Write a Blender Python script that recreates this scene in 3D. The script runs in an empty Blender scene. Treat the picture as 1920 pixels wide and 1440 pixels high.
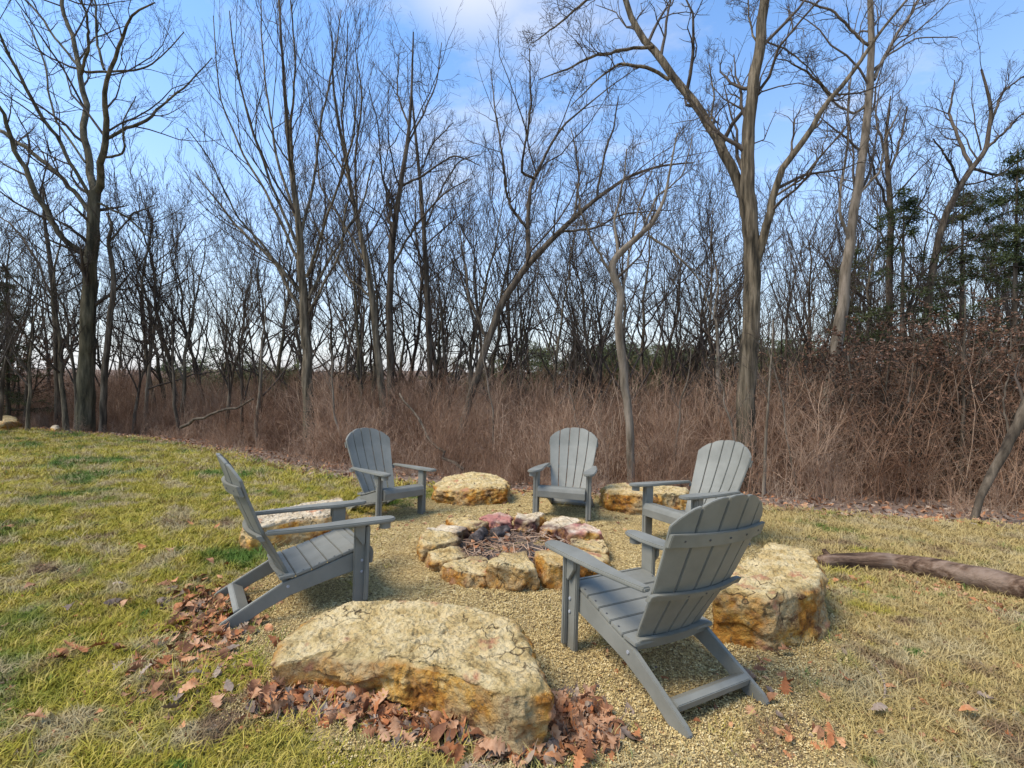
import bpy, math, numpy as np
from mathutils import Matrix, Vector
R_ = math.radians
rng = np.random.default_rng(11)
S = bpy.context.scene
COL = S.collection

# ------------------------------------------------------------------ camera, sky, sun, exposure
F, HC, PITCH = 869.24, 1.285, R_(-1.02)
cam_d = bpy.data.cameras.new('camera'); cam = bpy.data.objects.new('camera', cam_d); COL.objects.link(cam)
cam_d.sensor_fit = 'HORIZONTAL'; cam_d.sensor_width = 36; cam_d.lens = F / 1920 * 36
cam_d.clip_start = .05; cam_d.clip_end = 3000
cam.location = (0, 0, HC); cam.rotation_euler = (R_(90) + PITCH, 0, 0)
S.camera = cam
SUN_EL, SUN_AZ = R_(56), R_(-112)      # azimuth clockwise from +Y
w = bpy.data.worlds.new('World'); S.world = w; w.use_nodes = True
nt = w.node_tree; nt.nodes.clear()
def wn(t, **k):
    n = nt.nodes.new(t)
    for a, b in k.items(): setattr(n, a, b)
    return n
sky = wn('ShaderNodeTexSky', sky_type='NISHITA', sun_disc=False)
sky.sun_elevation = SUN_EL; sky.sun_rotation = SUN_AZ; sky.air_density = 1.2; sky.dust_density = .6; sky.ozone_density = 2.2
bg = wn('ShaderNodeBackground'); out = wn('ShaderNodeOutputWorld')
bg.inputs['Strength'].default_value = .145
tc = wn('ShaderNodeTexCoord')
sep = wn('ShaderNodeSeparateXYZ'); nt.links.new(tc.outputs['Generated'], sep.inputs[0])
def wmath(op, a, b=None, clamp=False):
    n = wn('ShaderNodeMath', operation=op, use_clamp=clamp)
    for i, v in enumerate((a, b)):
        if v is None: continue
        if isinstance(v, (int, float)): n.inputs[i].default_value = v
        else: nt.links.new(v, n.inputs[i])
    return n.outputs[0]
# clouds live on a plane high above: direction / (z + small)
zc = wmath('ADD', wmath('MAXIMUM', sep.outputs[2], 0.0), .12)
comb = wn('ShaderNodeCombineXYZ')
nt.links.new(wmath('DIVIDE', sep.outputs[0], zc), comb.inputs[0]); nt.links.new(wmath('DIVIDE', sep.outputs[1], zc), comb.inputs[1])
mp = wn('ShaderNodeMapping'); mp.inputs['Scale'].default_value = (1.0, 1.5, 1); mp.inputs['Location'].default_value = (3.1, 1.2, 0)
nt.links.new(comb.outputs[0], mp.inputs[0])
nz = wn('ShaderNodeTexNoise'); nz.inputs['Scale'].default_value = 1.15; nz.inputs['Detail'].default_value = 9; nz.inputs['Roughness'].default_value = .62
nt.links.new(mp.outputs[0], nz.inputs[0])
cr = wn('ShaderNodeValToRGB'); cr.color_ramp.elements[0].position = .47; cr.color_ramp.elements[1].position = .80
cr.color_ramp.elements[0].color = (0, 0, 0, 1); cr.color_ramp.elements[1].color = (.8, .8, .8, 1)
nt.links.new(nz.outputs[0], cr.inputs[0])
# hazy bright band of thin cloud low over the horizon
low = wmath('MULTIPLY', wmath('POWER', wmath('SUBTRACT', 1.0, wmath('MAXIMUM', sep.outputs[2], 0.0), True), 3.6), 1.0)
# one bank of bright cloud overhead to the north
vm = wn('ShaderNodeVectorMath', operation='DOT_PRODUCT'); nt.links.new(tc.outputs['Generated'], vm.inputs[0])
cd = Vector((-.065, .74, .70)).normalized(); vm.inputs[1].default_value = cd
bank = wmath('MULTIPLY', wmath('MULTIPLY', wmath('SUBTRACT', vm.outputs['Value'], .986), 70, True), wmath('ADD', nz.outputs[0], .3))
cl = wmath('MAXIMUM', wmath('MAXIMUM', cr.outputs[0], low), bank, )
cl = wmath('MINIMUM', cl, .95)
skg = wn('ShaderNodeMix', data_type='RGBA', blend_type='MULTIPLY'); skg.inputs[0].default_value = 1
nt.links.new(sky.outputs[0], skg.inputs[6]); skg.inputs[7].default_value = (.60, .83, 1.02, 1)
mx = wn('ShaderNodeMix', data_type='RGBA')
nt.links.new(cl, mx.inputs[0]); nt.links.new(skg.outputs[2], mx.inputs[6]); mx.inputs[7].default_value = (3.6, 3.6, 3.7, 1)
nt.links.new(mx.outputs[2], bg.inputs['Color']); nt.links.new(bg.outputs[0], out.inputs[0])
sd = bpy.data.lights.new('sun', 'SUN'); so = bpy.data.objects.new('sun', sd); COL.objects.link(so)
sd.energy = 2.2; sd.angle = R_(28); sd.color = (1, .92, .80)
sdir = Vector((math.sin(SUN_AZ) * math.cos(SUN_EL), math.cos(SUN_AZ) * math.cos(SUN_EL), math.sin(SUN_EL)))
so.rotation_euler = sdir.to_track_quat('Z', 'Y').to_euler()
S.view_settings.view_transform = 'Standard'; S.view_settings.look = 'None'; S.view_settings.gamma = 1
S.view_settings.use_curve_mapping = False; S.view_settings.exposure = 1.0
S.render.engine = 'CYCLES'; S.cycles.max_bounces = 4; S.cycles.transparent_max_bounces = 6

# ------------------------------------------------------------------ numpy noise
_perm = np.random.default_rng(5).random(4096)
def _h(i, j, k): return _perm[(i * 73 + j * 179 + k * 283 + (i * j) % 97 + (j * k) % 61) & 4095]
def vnoise(p):
    p = np.asarray(p, float); f = np.floor(p).astype(int); t = p - f; t = t * t * (3 - 2 * t); r = 0
    for a in (0, 1):
        for b in (0, 1):
            for c in (0, 1):
                wgt = (t[..., 0] if a else 1 - t[..., 0]) * (t[..., 1] if b else 1 - t[..., 1]) * (t[..., 2] if c else 1 - t[..., 2])
                r = r + wgt * _h(f[..., 0] + a, f[..., 1] + b, f[..., 2] + c)
    return r * 2 - 1
def fbm(p, o=4):
    r = 0; a = .5
    for i in range(o): r = r + a * vnoise(p * (2.03 ** i) + 17.3 * i); a *= .5
    return r
def xy3(x, y, s=1.): return np.stack([np.asarray(x) * s, np.asarray(y) * s, np.zeros_like(np.asarray(x, float))], -1)

# ------------------------------------------------------------------ terrain
GX, GY = .0596, .0315
EDGE = np.array([(-60, 26), (-30, 20), (-16.6, 15), (-9.4, 12.4), (-6.3, 10.1), (-3.95, 8.2), (-2.7, 7.4), (0, 6.55), (3.4, 6.1), (6.1, 5.5), (12, 4.2), (30, 1), (60, -6)])
CH = {'A': (.541, 2.651, -27.9, -.038), 'B': (-1.10, 3.203, 54.9, -.03), 'C': (-1.199, 5.049, 131.8, -.022),
      'D': (.524, 4.953, 196.7, .06), 'E': (1.383, 4.138, -117.8, .034)}
def edge_y(x): return np.interp(x, EDGE[:, 0], EDGE[:, 1])
def sstep(t): t = np.clip(t, 0, 1); return t * t * (3 - 2 * t)
def terrain(x, y):
    x = np.asarray(x, float); y = np.asarray(y, float)
    ys = np.minimum(y, 30 + (y - 30) * .25 * (y > 30) * 0 + 0 * y)
    z = -GX * np.clip(y, -20, 30) - GY * np.clip(x, -25, 25)
    b = y - edge_y(x)
    z = z - .13 * (np.sqrt(np.clip(b, 0, None) ** 2 + 2.0) - 1.414) * (b > 0) * np.clip(1 - (b - 30) / 60, 0, 1) - 3.3 * np.clip((b - 30) / 60, 0, 1) * (b > 30)
    for k, (cx, cy, dg, dz) in CH.items():
        cx, cy, dz = cx - .4 * math.sin(R_(dg)), cy - .4 * math.cos(R_(dg)), (dz - .022) * 1.1
        z = z + dz * np.exp(-((x - cx) ** 2 + (y - cy) ** 2) / .85 ** 2)
    bb = np.clip(b, 0, 6) / 6
    z = z + fbm(xy3(x, y, .35), 2) * (.03 + .25 * bb) * (y > 7.5 - 3 * bb)
    far = np.sqrt(x * x + y * y)
    z = z + sstep((far - 150) / 500) * (9 + 9 * fbm(xy3(x, y, .004) + 3.7, 3))
    return z
def ray(px, py):
    u, v = (px - 960) / F, (720 - py) / F
    c, s = math.cos(PITCH), math.sin(PITCH)
    X, Y, Z = u, c - v * s, s + v * c
    return np.array([X / Y, 1.0, Z / Y])
def at(px, py, Y): r = ray(px, py); return np.array([r[0] * Y, Y, HC + r[2] * Y])
def gp(px, py, h=0.):
    r = ray(px, py); Y = (HC - h) / (-r[2] - GX - GY * r[0])
    for _ in range(8):
        z = float(terrain(r[0] * Y, Y)) + h
        Y = (z - HC) / r[2]
    return np.array([r[0] * Y, Y, HC + r[2] * Y])

# ------------------------------------------------------------------ mesh helpers
def mesh(name, V, Fc, mat=None, smooth=False, uvs=None):
    V = np.asarray(V, np.float32).reshape(-1, 3)
    me = bpy.data.meshes.new(name)
    if isinstance(Fc, np.ndarray):
        n, k = Fc.shape
        me.vertices.add(len(V)); me.vertices.foreach_set('co', V.ravel())
        me.loops.add(n * k); me.loops.foreach_set('vertex_index', Fc.astype(np.int32).ravel())
        me.polygons.add(n); me.polygons.foreach_set('loop_start', np.arange(0, n * k, k, dtype=np.int32))
        me.update(calc_edges=True)
    else:
        me.from_pydata([tuple(map(float, v)) for v in V], [], [tuple(map(int, f)) for f in Fc]); me.update()
    if smooth: me.polygons.foreach_set('use_smooth', np.ones(len(me.polygons), bool))
    if mat: me.materials.append(mat)
    return me
def obj(name, me, parent=None, loc=None, **props):
    o = bpy.data.objects.new(name, me); COL.objects.link(o)
    if parent: o.parent = parent
    if loc is not None: o.location = [float(q) for q in loc]
    for k, v in props.items(): o[k] = v
    return o
def thing(name, label, cat, loc=(0, 0, 0), group=None):
    o = obj(name, None, None, loc, label=label, category=cat)
    if group: o['group'] = group
    return o
def merge(parts):
    V = []; Q = []; n = 0
    for v, f in parts: V.append(v.reshape(-1, 3)); Q.append(f + n); n += len(V[-1])
    return np.concatenate(V), np.concatenate(Q)
def tubes(P, R, sides=3, rough=0., flute=None):
    P = np.asarray(P, float); R = np.asarray(R, float)
    N, K, _ = P.shape
    T = np.gradient(P, axis=1); T /= np.linalg.norm(T, axis=2, keepdims=True) + 1e-9
    ref = np.eye(3)[np.argmin(np.abs(T).mean(1) + np.abs(T).max(1) * .6, axis=1)][:, None]
    A = np.cross(T, ref); A /= np.linalg.norm(A, axis=2, keepdims=True) + 1e-9
    B = np.cross(T, A)
    th = np.arange(sides) / sides * 2 * np.pi
    rr = R[..., None] * np.ones(sides)
    if rough: rr = rr * (1 + rough * vnoise(np.stack([np.cos(th) * 1.3 + 0 * rr, np.sin(th) * 1.3 + 0 * rr, (P[..., 2:3] * 3 + 0 * rr)], -1) + P[:, :1, None, :1] * 3))
    V = P[:, :, None] + rr[..., None] * (A[:, :, None] * np.cos(th)[:, None] + B[:, :, None] * np.sin(th)[:, None])
    i = np.arange(N * K * sides).reshape(N, K, sides); j = np.roll(i, -1, 2)
    Q = np.stack([i[:, :-1], j[:, :-1], j[:, 1:], i[:, 1:]], -1).reshape(-1, 4)
    return V.reshape(-1, 3), Q
def resample(pts, K):
    pts = np.asarray(pts, float); d = np.r_[0, np.cumsum(np.linalg.norm(np.diff(pts[:, :3], axis=0), axis=1))]
    t = np.linspace(0, d[-1], K); o = np.stack([np.interp(t, d, pts[:, k]) for k in range(pts.shape[1])], 1)
    if K > 6:
        for _ in range(1): o[1:-1] = .25 * o[:-2] + .5 * o[1:-1] + .25 * o[2:]
    return o
def grow(P, R, m, lf, ang, K, jit, up, tmin=.25, rmul=.55, rend=.3, g=rng, lmin=0., lexp=.5, side=None):
    N, KP, _ = P.shape
    L = np.linalg.norm(np.diff(P, axis=1), axis=2).sum(1)
    t = tmin + (1 - tmin) * (np.arange(m)[None] + g.random((N, m))) / m; t = np.minimum(t, .995)
    x = t * (KP - 1); i = np.minimum(x.astype(int), KP - 2); f = (x - i)[..., None]
    n = np.arange(N)[:, None]
    p0 = P[n, i] * (1 - f) + P[n, i + 1] * f
    T = P[n, i + 1] - P[n, i]; T /= np.linalg.norm(T, axis=2, keepdims=True) + 1e-9
    r0 = (R[n, i] * (1 - f[..., 0]) + R[n, i + 1] * f[..., 0]) * rmul
    q = g.normal(size=T.shape); q -= (q * T).sum(2, keepdims=True) * T; q /= np.linalg.norm(q, axis=2, keepdims=True) + 1e-9
    a = (ang * (.7 + .6 * g.random((N, m))))[..., None]
    D = T * np.cos(a) + q * np.sin(a)
    ln = np.maximum(L[:, None] * lf * (1 - lexp * t) * (.55 + .8 * g.random((N, m))), lmin)
    D = D.reshape(-1, 3); p = p0.reshape(-1, 3); st = (ln.reshape(-1, 1)) / (K - 1)
    pts = [p]
    for k in range(K - 1):
        D = D + g.normal(size=D.shape) * jit + np.array([0, 0, up]); D /= np.linalg.norm(D, axis=1, keepdims=True)
        p = p + D * st; pts.append(p)
    PP = np.stack(pts, 1); RR = r0.reshape(-1, 1) * np.linspace(1, rend, K)[None]
    return PP, RR

# ------------------------------------------------------------------ materials
def material(name, cols, scale=8., stretch=(1, 1, 1), rough=.85, bump=0., bdist=.01, detail=6., coords='pos', noise_rough=.6, rand=0., bscale=None, spec=.2, contrast=(.35, .65), extra=None):
    m = bpy.data.materials.new(name); m.use_nodes = True; t = m.node_tree; b = t.nodes['Principled BSDF']
    b.inputs['Roughness'].default_value = rough; b.inputs['Specular IOR Level'].default_value = spec
    g = t.nodes.new('ShaderNodeNewGeometry') if coords == 'pos' else t.nodes.new('ShaderNodeTexCoord')
    src = g.outputs['Position'] if coords == 'pos' else g.outputs['Object']
    mpn = t.nodes.new('ShaderNodeMapping'); mpn.inputs['Scale'].default_value = stretch; t.links.new(src, mpn.inputs[0])
    n = t.nodes.new('ShaderNodeTexNoise'); n.inputs['Scale'].default_value = scale; n.inputs['Detail'].default_value = detail; n.inputs['Roughness'].default_value = noise_rough
    t.links.new(mpn.outputs[0], n.inputs[0])
    fac = n.outputs[0]
    if rand:
        oi = t.nodes.new('ShaderNodeObjectInfo'); ma = t.nodes.new('ShaderNodeMath'); ma.operation = 'MULTIPLY_ADD'
        t.links.new(oi.outputs['Random'], ma.inputs[0]); ma.inputs[1].default_value = rand; 
        sb = t.nodes.new('ShaderNodeMath'); sb.operation = 'SUBTRACT'; t.links.new(fac, sb.inputs[0]); sb.inputs[1].default_value = rand / 2
        t.links.new(sb.outputs[0], ma.inputs[2]); fac = ma.outputs[0]
    r = t.nodes.new('ShaderNodeValToRGB'); cr = r.color_ramp
    while len(cr.elements) < len(cols): cr.elements.new(.5)
    for i, c in enumerate(cols):
        cr.elements[i].position = contrast[0] + (contrast[1] - contrast[0]) * i / max(1, len(cols) - 1); cr.elements[i].color = (*c, 1)
    t.links.new(fac, r.inputs[0]); t.links.new(r.outputs[0], b.inputs['Base Color'])
    if bump:
        n2 = t.nodes.new('ShaderNodeTexNoise'); n2.inputs['Scale'].default_value = bscale or scale * 2; n2.inputs['Detail'].default_value = 8; n2.inputs['Roughness'].default_value = .65
        t.links.new(mpn.outputs[0], n2.inputs[0])
        bp = t.nodes.new('ShaderNodeBump'); bp.inputs['Strength'].default_value = bump; bp.inputs['Distance'].default_value = bdist
        t.links.new(n2.outputs[0], bp.inputs['Height']); t.links.new(bp.outputs[0], b.inputs['Normal'])
    m['ramp'] = r.name
    if extra: extra(t, b, r, src, n)
    return m
def add_mix(t, b, colour_socket, fac, col, blend='MIX'):
    x = t.nodes.new('ShaderNodeMix'); x.data_type = 'RGBA'; x.blend_type = blend
    t.links.new(fac, x.inputs[0]); t.links.new(colour_socket, x.inputs[6])
    if isinstance(col, tuple): x.inputs[7].default_value = (*col, 1)
    else: t.links.new(col, x.inputs[7])
    t.links.new(x.outputs[2], b.inputs['Base Color']); return x.outputs[2]
def tnoise(t, src, scale, detail=4, lo=.4, hi=.6, loc=(0, 0, 0), nr=.55):
    mp_ = t.nodes.new('ShaderNodeMapping'); mp_.inputs['Location'].default_value = loc; t.links.new(src, mp_.inputs[0])
    n = t.nodes.new('ShaderNodeTexNoise'); n.inputs['Scale'].default_value = scale; n.inputs['Detail'].default_value = detail; n.inputs['Roughness'].default_value = nr
    t.links.new(mp_.outputs[0], n.inputs[0])
    r = t.nodes.new('ShaderNodeMapRange'); r.inputs['From Min'].default_value = lo; r.inputs['From Max'].default_value = hi
    t.links.new(n.outputs[0], r.inputs['Value']); return r.outputs[0]
def xside(t, src, a, b_):
    s_ = t.nodes.new('ShaderNodeSeparateXYZ'); t.links.new(src, s_.inputs[0])
    r = t.nodes.new('ShaderNodeMapRange'); r.inputs['From Min'].default_value = a; r.inputs['From Max'].default_value = b_
    t.links.new(s_.outputs[0], r.inputs['Value']); return r.outputs[0]
STRAW, STRAW2 = (.50, .40, .17), (.36, .28, .11)
def lawn_extra(t, b, r, src, n):
    # the turf is straw-dead towards the right and behind the pit, green in patches
    c = r.outputs[0]
    c = add_mix(t, b, c, tnoise(t, src, .9, 4, .50, .60), (.085, .145, .018))
    x = xside(t, src, -1.2, 1.8)
    m1 = t.nodes.new('ShaderNodeMath'); m1.operation = 'MULTIPLY'; t.links.new(x, m1.inputs[0]); t.links.new(tnoise(t, src, 1.6, 4, .66, .56, (4, 2, 0)), m1.inputs[1])
    c = add_mix(t, b, c, m1.outputs[0], (.42, .305, .115))
    c = add_mix(t, b, c, tnoise(t, src, 3.2, 5, .50, .62, (9, 1, 0)), (.42, .325, .16))
    c = add_mix(t, b, c, tnoise(t, src, 6.5, 4, .63, .72, (2, 11, 0)), (.07, .15, .02))
    c = add_mix(t, b, c, tnoise(t, src, 2.3, 6, .57, .66, (21, 4, 0), .65), (.20, .125, .065))
M = {}
M['lawn'] = material('lawn_soil', [(.16, .15, .05), (.28, .25, .07), (.33, .27, .12)], 14, rough=1, bump=.6, bdist=.03, extra=lawn_extra)
M['blade'] = material('grass_blade', [(.22, .205, .018), (.38, .305, .034), (.54, .40, .11)], 9, rough=.75, rand=.25, extra=lawn_extra, contrast=(.3, .7))
M['gravel'] = material('pea_gravel', [(.20, .145, .07), (.44, .31, .13), (.58, .43, .20)], 60, rough=.95, bump=1, bdist=.02, bscale=90, contrast=(.35, .62))
M['pebble'] = material('pebble', [(.20, .135, .065), (.50, .355, .14), (.62, .46, .20), (.75, .60, .32)], 45, rough=.9, detail=1, contrast=(.32, .68))
M['litter'] = material('leaf_litter_floor', [(.12, .075, .05), (.22, .145, .10), (.34, .25, .18)], 12, rough=1, bump=.8, bdist=.05)
M['hill'] = material('far_hill', [(.10, .10, .085), (.17, .14, .11), (.13, .15, .10)], .05, rough=1)
M['poly'] = material('grey_poly_lumber', [(.180, .172, .138), (.235, .224, .182)], 5, stretch=(1, 1, 1), rough=.55, bump=.1, bdist=.002, bscale=160, spec=.35, coords='obj')
M['screw'] = material('dark_screw', [(.05, .05, .05), (.09, .09, .09)], 5, rough=.5)
M['steel'] = material('dull_bolt', [(.3, .3, .3), (.4, .4, .4)], 5, rough=.4)
M['barkA'] = material('bark_tan_grey', [(.035, .028, .018), (.12, .092, .058), (.24, .185, .12)], 16, stretch=(1, 1, .10), rough=.95, bump=1, bdist=.03, bscale=38, contrast=(.34, .64))
M['barkB'] = material('bark_dark', [(.035, .026, .018), (.09, .068, .046), (.17, .13, .09)], 9, stretch=(1, 1, .15), rough=.95, bump=.8, bdist=.03)
M['barkC'] = material('bark_pale', [(.10, .075, .05), (.19, .15, .105), (.28, .22, .16)], 9, stretch=(1, 1, .2), rough=.95, bump=.7, bdist=.02)
M['barkG'] = material('bark_greenish', [(.04, .033, .02), (.10, .082, .048), (.18, .145, .09)], 7, stretch=(1, 1, .15), rough=.95, bump=.9, bdist=.03)
M['twig'] = material('twig', [(.045, .033, .024), (.105, .078, .058)], 6, rough=.9)
M['twigP'] = material('twig_pale', [(.055, .042, .031), (.135, .103, .076)], 6, rough=.9)
M['brush'] = material('brush_stem', [(.12, .06, .034), (.29, .165, .097), (.47, .31, .20)], 2.5, rough=.95, rand=.35, contrast=(.3, .7))
M['brushp'] = material('brush_pale', [(.18, .105, .065), (.33, .21, .135), (.47, .335, .225)], 2.5, rough=.95, rand=.35, contrast=(.3, .7))
M['needle'] = material('pine_needles', [(.02, .03, .01), (.055, .07, .022), (.11, .11, .04)], 3, rough=.8, rand=.2)
M['beech'] = material('dead_beech_leaves', [(.085, .04, .022), (.15, .078, .045), (.24, .14, .09)], 3, rough=.9)
M['ash'] = material('ash_bed', [(.03, .022, .02), (.10, .075, .06), (.22, .18, .14)], 22, rough=1, bump=1, bdist=.03)
M['char'] = material('charred_wood', [(.03, .025, .022), (.09, .07, .06), (.20, .165, .14)], 16, rough=.9, bump=1, bdist=.02, coords='obj')
def log_extra(t, b, r, src, n):
    add_mix(t, b, r.outputs[0], tnoise(t, src, 4, 5, .52, .68), (.26, .18, .125))
M['log'] = material('weathered_log', [(.05, .028, .017), (.15, .09, .055), (.28, .19, .13)], 26, stretch=(.12, 1, 1), rough=.9, bump=1, bdist=.015, extra=log_extra)
def leafmat(name, a, b2, c): 
    m = material(name, [a, b2, c], 25, rough=.7, rand=.5, coords='obj', contrast=(.25, .75))
    return m
M['leafO'] = leafmat('leaf_orange', (.32, .11, .04), (.44, .18, .07), (.56, .30, .15))
M['leafB'] = leafmat('leaf_brown', (.16, .065, .03), (.32, .15, .07), (.48, .27, .15))
M['leafG'] = leafmat('leaf_grey', (.15, .105, .075), (.25, .18, .13), (.36, .27, .19))
def rock_extra(burnt):
    def f(t, b, r, src, n):
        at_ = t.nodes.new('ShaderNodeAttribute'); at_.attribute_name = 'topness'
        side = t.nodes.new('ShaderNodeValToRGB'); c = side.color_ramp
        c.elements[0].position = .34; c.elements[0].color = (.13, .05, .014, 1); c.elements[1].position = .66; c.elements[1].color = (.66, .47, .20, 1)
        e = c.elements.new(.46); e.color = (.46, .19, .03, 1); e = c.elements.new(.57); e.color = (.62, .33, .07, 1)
        nn = t.nodes.new('ShaderNodeTexNoise'); nn.inputs['Scale'].default_value = 7; nn.inputs['Detail'].default_value = 10; nn.inputs['Roughness'].default_value = .68
        t.links.new(src, nn.inputs[0]); t.links.new(nn.outputs[0], side.inputs[0])
        oi = t.nodes.new('ShaderNodeObjectInfo'); mm = t.nodes.new('ShaderNodeMath'); mm.operation = 'MULTIPLY'; t.links.new(oi.outputs['Random'], mm.inputs[0]); mm.inputs[1].default_value = .6
        buff = tnoise(t, src, 3.4, 5, .46, .62, (1, 5, 2), .65); ma = t.nodes.new('ShaderNodeMath'); ma.operation = 'MULTIPLY'; t.links.new(buff, ma.inputs[0]); t.links.new(mm.outputs[0], ma.inputs[1])
        c0 = add_mix(t, b, side.outputs[0], buff if not burnt else buff, (.50, .36, .18), 'MIX')
        c0 = add_mix(t, b, c0, mm.outputs[0], c0); c0 = add_mix(t, b, c0, tnoise(t, src, 11, 7, .54, .66, (5, 0, 2), .7), (.17, .075, .03))
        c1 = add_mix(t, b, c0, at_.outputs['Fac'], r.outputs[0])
        c1 = add_mix(t, b, c1, tnoise(t, src, 34, 6, .56, .69, (3, 3, 3), .7), (.21, .15, .07))
        wv = t.nodes.new('ShaderNodeVectorMath'); wv.operation = 'ADD'; wn_ = t.nodes.new('ShaderNodeTexNoise'); wn_.inputs['Scale'].default_value = 6; t.links.new(src, wn_.inputs[0]); ws = t.nodes.new('ShaderNodeVectorMath'); ws.operation = 'SCALE'; ws.inputs['Scale'].default_value = .35
        t.links.new(wn_.outputs['Color'], ws.inputs[0]); t.links.new(src, wv.inputs[0]); t.links.new(ws.outputs[0], wv.inputs[1])
        vo = t.nodes.new('ShaderNodeTexVoronoi'); vo.feature = 'DISTANCE_TO_EDGE'; vo.inputs['Scale'].default_value = 3.6; t.links.new(wv.outputs[0], vo.inputs['Vector'])
        vr = t.nodes.new('ShaderNodeMapRange'); vr.inputs['From Min'].default_value = .022; vr.inputs['From Max'].default_value = .004; t.links.new(vo.outputs['Distance'], vr.inputs['Value'])
        vm_ = t.nodes.new('ShaderNodeMath'); vm_.operation = 'MULTIPLY'; t.links.new(vr.outputs[0], vm_.inputs[0]); t.links.new(tnoise(t, src, 3, 2, .45, .6, (8, 8, 1)), vm_.inputs[1])
        c1 = add_mix(t, b, c1, vm_.outputs[0], (.10, .065, .03))
        c1 = add_mix(t, b, c1, tnoise(t, src, 5.2, 3, .63, .70, (7, 3, 1)), (.52, .25, .13))
        if burnt is not None:
            dv = t.nodes.new('ShaderNodeVectorMath'); dv.operation = 'DISTANCE'; t.links.new(src, dv.inputs[0]); dv.inputs[1].default_value = (.03, 3.93, -.20)
            sr = t.nodes.new('ShaderNodeMapRange'); sr.inputs['From Min'].default_value = .60; sr.inputs['From Max'].default_value = .50; t.links.new(dv.outputs['Value'], sr.inputs['Value'])
            sm = t.nodes.new('ShaderNodeMath'); sm.operation = 'MULTIPLY'; t.links.new(sr.outputs[0], sm.inputs[0]); t.links.new(tnoise(t, src, 6, 4, .35, .6, (1, 1, 1)), sm.inputs[1])
            c1 = add_mix(t, b, c1, sm.outputs[0], (.11, .05, .038))
        if burnt: c1 = add_mix(t, b, c1, tnoise(t, src, 3, 3, .42, .55), (.40, .17, .13))
    return f
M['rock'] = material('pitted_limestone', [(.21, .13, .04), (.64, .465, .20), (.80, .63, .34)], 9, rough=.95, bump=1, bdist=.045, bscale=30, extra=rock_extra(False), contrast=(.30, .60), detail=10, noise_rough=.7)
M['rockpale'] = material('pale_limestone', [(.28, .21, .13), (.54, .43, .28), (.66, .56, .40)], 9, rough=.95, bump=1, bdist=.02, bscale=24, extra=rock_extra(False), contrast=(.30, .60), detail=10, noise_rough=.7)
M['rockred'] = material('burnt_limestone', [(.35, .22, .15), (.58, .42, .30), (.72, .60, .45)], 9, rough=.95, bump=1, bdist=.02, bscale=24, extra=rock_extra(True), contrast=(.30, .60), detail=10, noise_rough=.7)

# ------------------------------------------------------------------ ground sheets
def grid(name, xs, ys, mat, off=0., keep=None):
    X, Y = np.meshgrid(xs, ys); Z = terrain(X, Y) + off
    V = np.stack([X, Y, Z], -1); n, m = X.shape
    i = np.arange(n * m).reshape(n, m)
    Q = np.stack([i[:-1, :-1], i[:-1, 1:], i[1:, 1:], i[1:, :-1]], -1).reshape(-1, 4)
    if keep is not None:
        c = V.reshape(-1, 3)[Q].mean(1); Q = Q[keep(c[:, 0], c[:, 1])]
    return mesh(name, V, Q, mat, True)
def spread(a, b, n, p): t = np.linspace(-1, 1, n); return (a + b) / 2 + (b - a) / 2 * np.sign(t) * np.abs(t) ** p
xs = spread(-1500, 1500, 320, 4.2); ys = np.r_[np.linspace(-60, -1, 12), np.linspace(0, 20, 160), np.geomspace(20.3, 1800, 90)]
obj('ground', grid('ground', xs, ys, M['litter']), kind='structure')
def lawn_keep(x, y): return (y < edge_y(x) + .25 * fbm(xy3(x, y, 1.5), 3)) 
obj('lawn', grid('lawn', np.r_[np.linspace(-30, -8, 60), np.linspace(-7.9, 12, 240)], np.linspace(-8, 19, 300), M['lawn'], .008, lawn_keep), kind='structure')
def pad_r(x, y):
    return np.sqrt(((x - .15) / 2.15) ** 2 + ((y - 4.05) / 2.5) ** 2) + .10 * fbm(xy3(x, y, 1.3), 3)
def on_pad(x, y):
    k = pad_r(x, y) < 1.0
    arm = (np.abs(x - .72 + .1 * fbm(xy3(x, y, 2), 2)) < .62) & (y > 1.45) & (y < 3)      # tongue of gravel under the near chair
    return k | arm
obj('gravel_bed', grid('gravel_bed', np.linspace(-2.4, 2.8, 130), np.linspace(1.2, 6.9, 140), M['gravel'], .018, on_pad), kind='structure')

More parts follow.
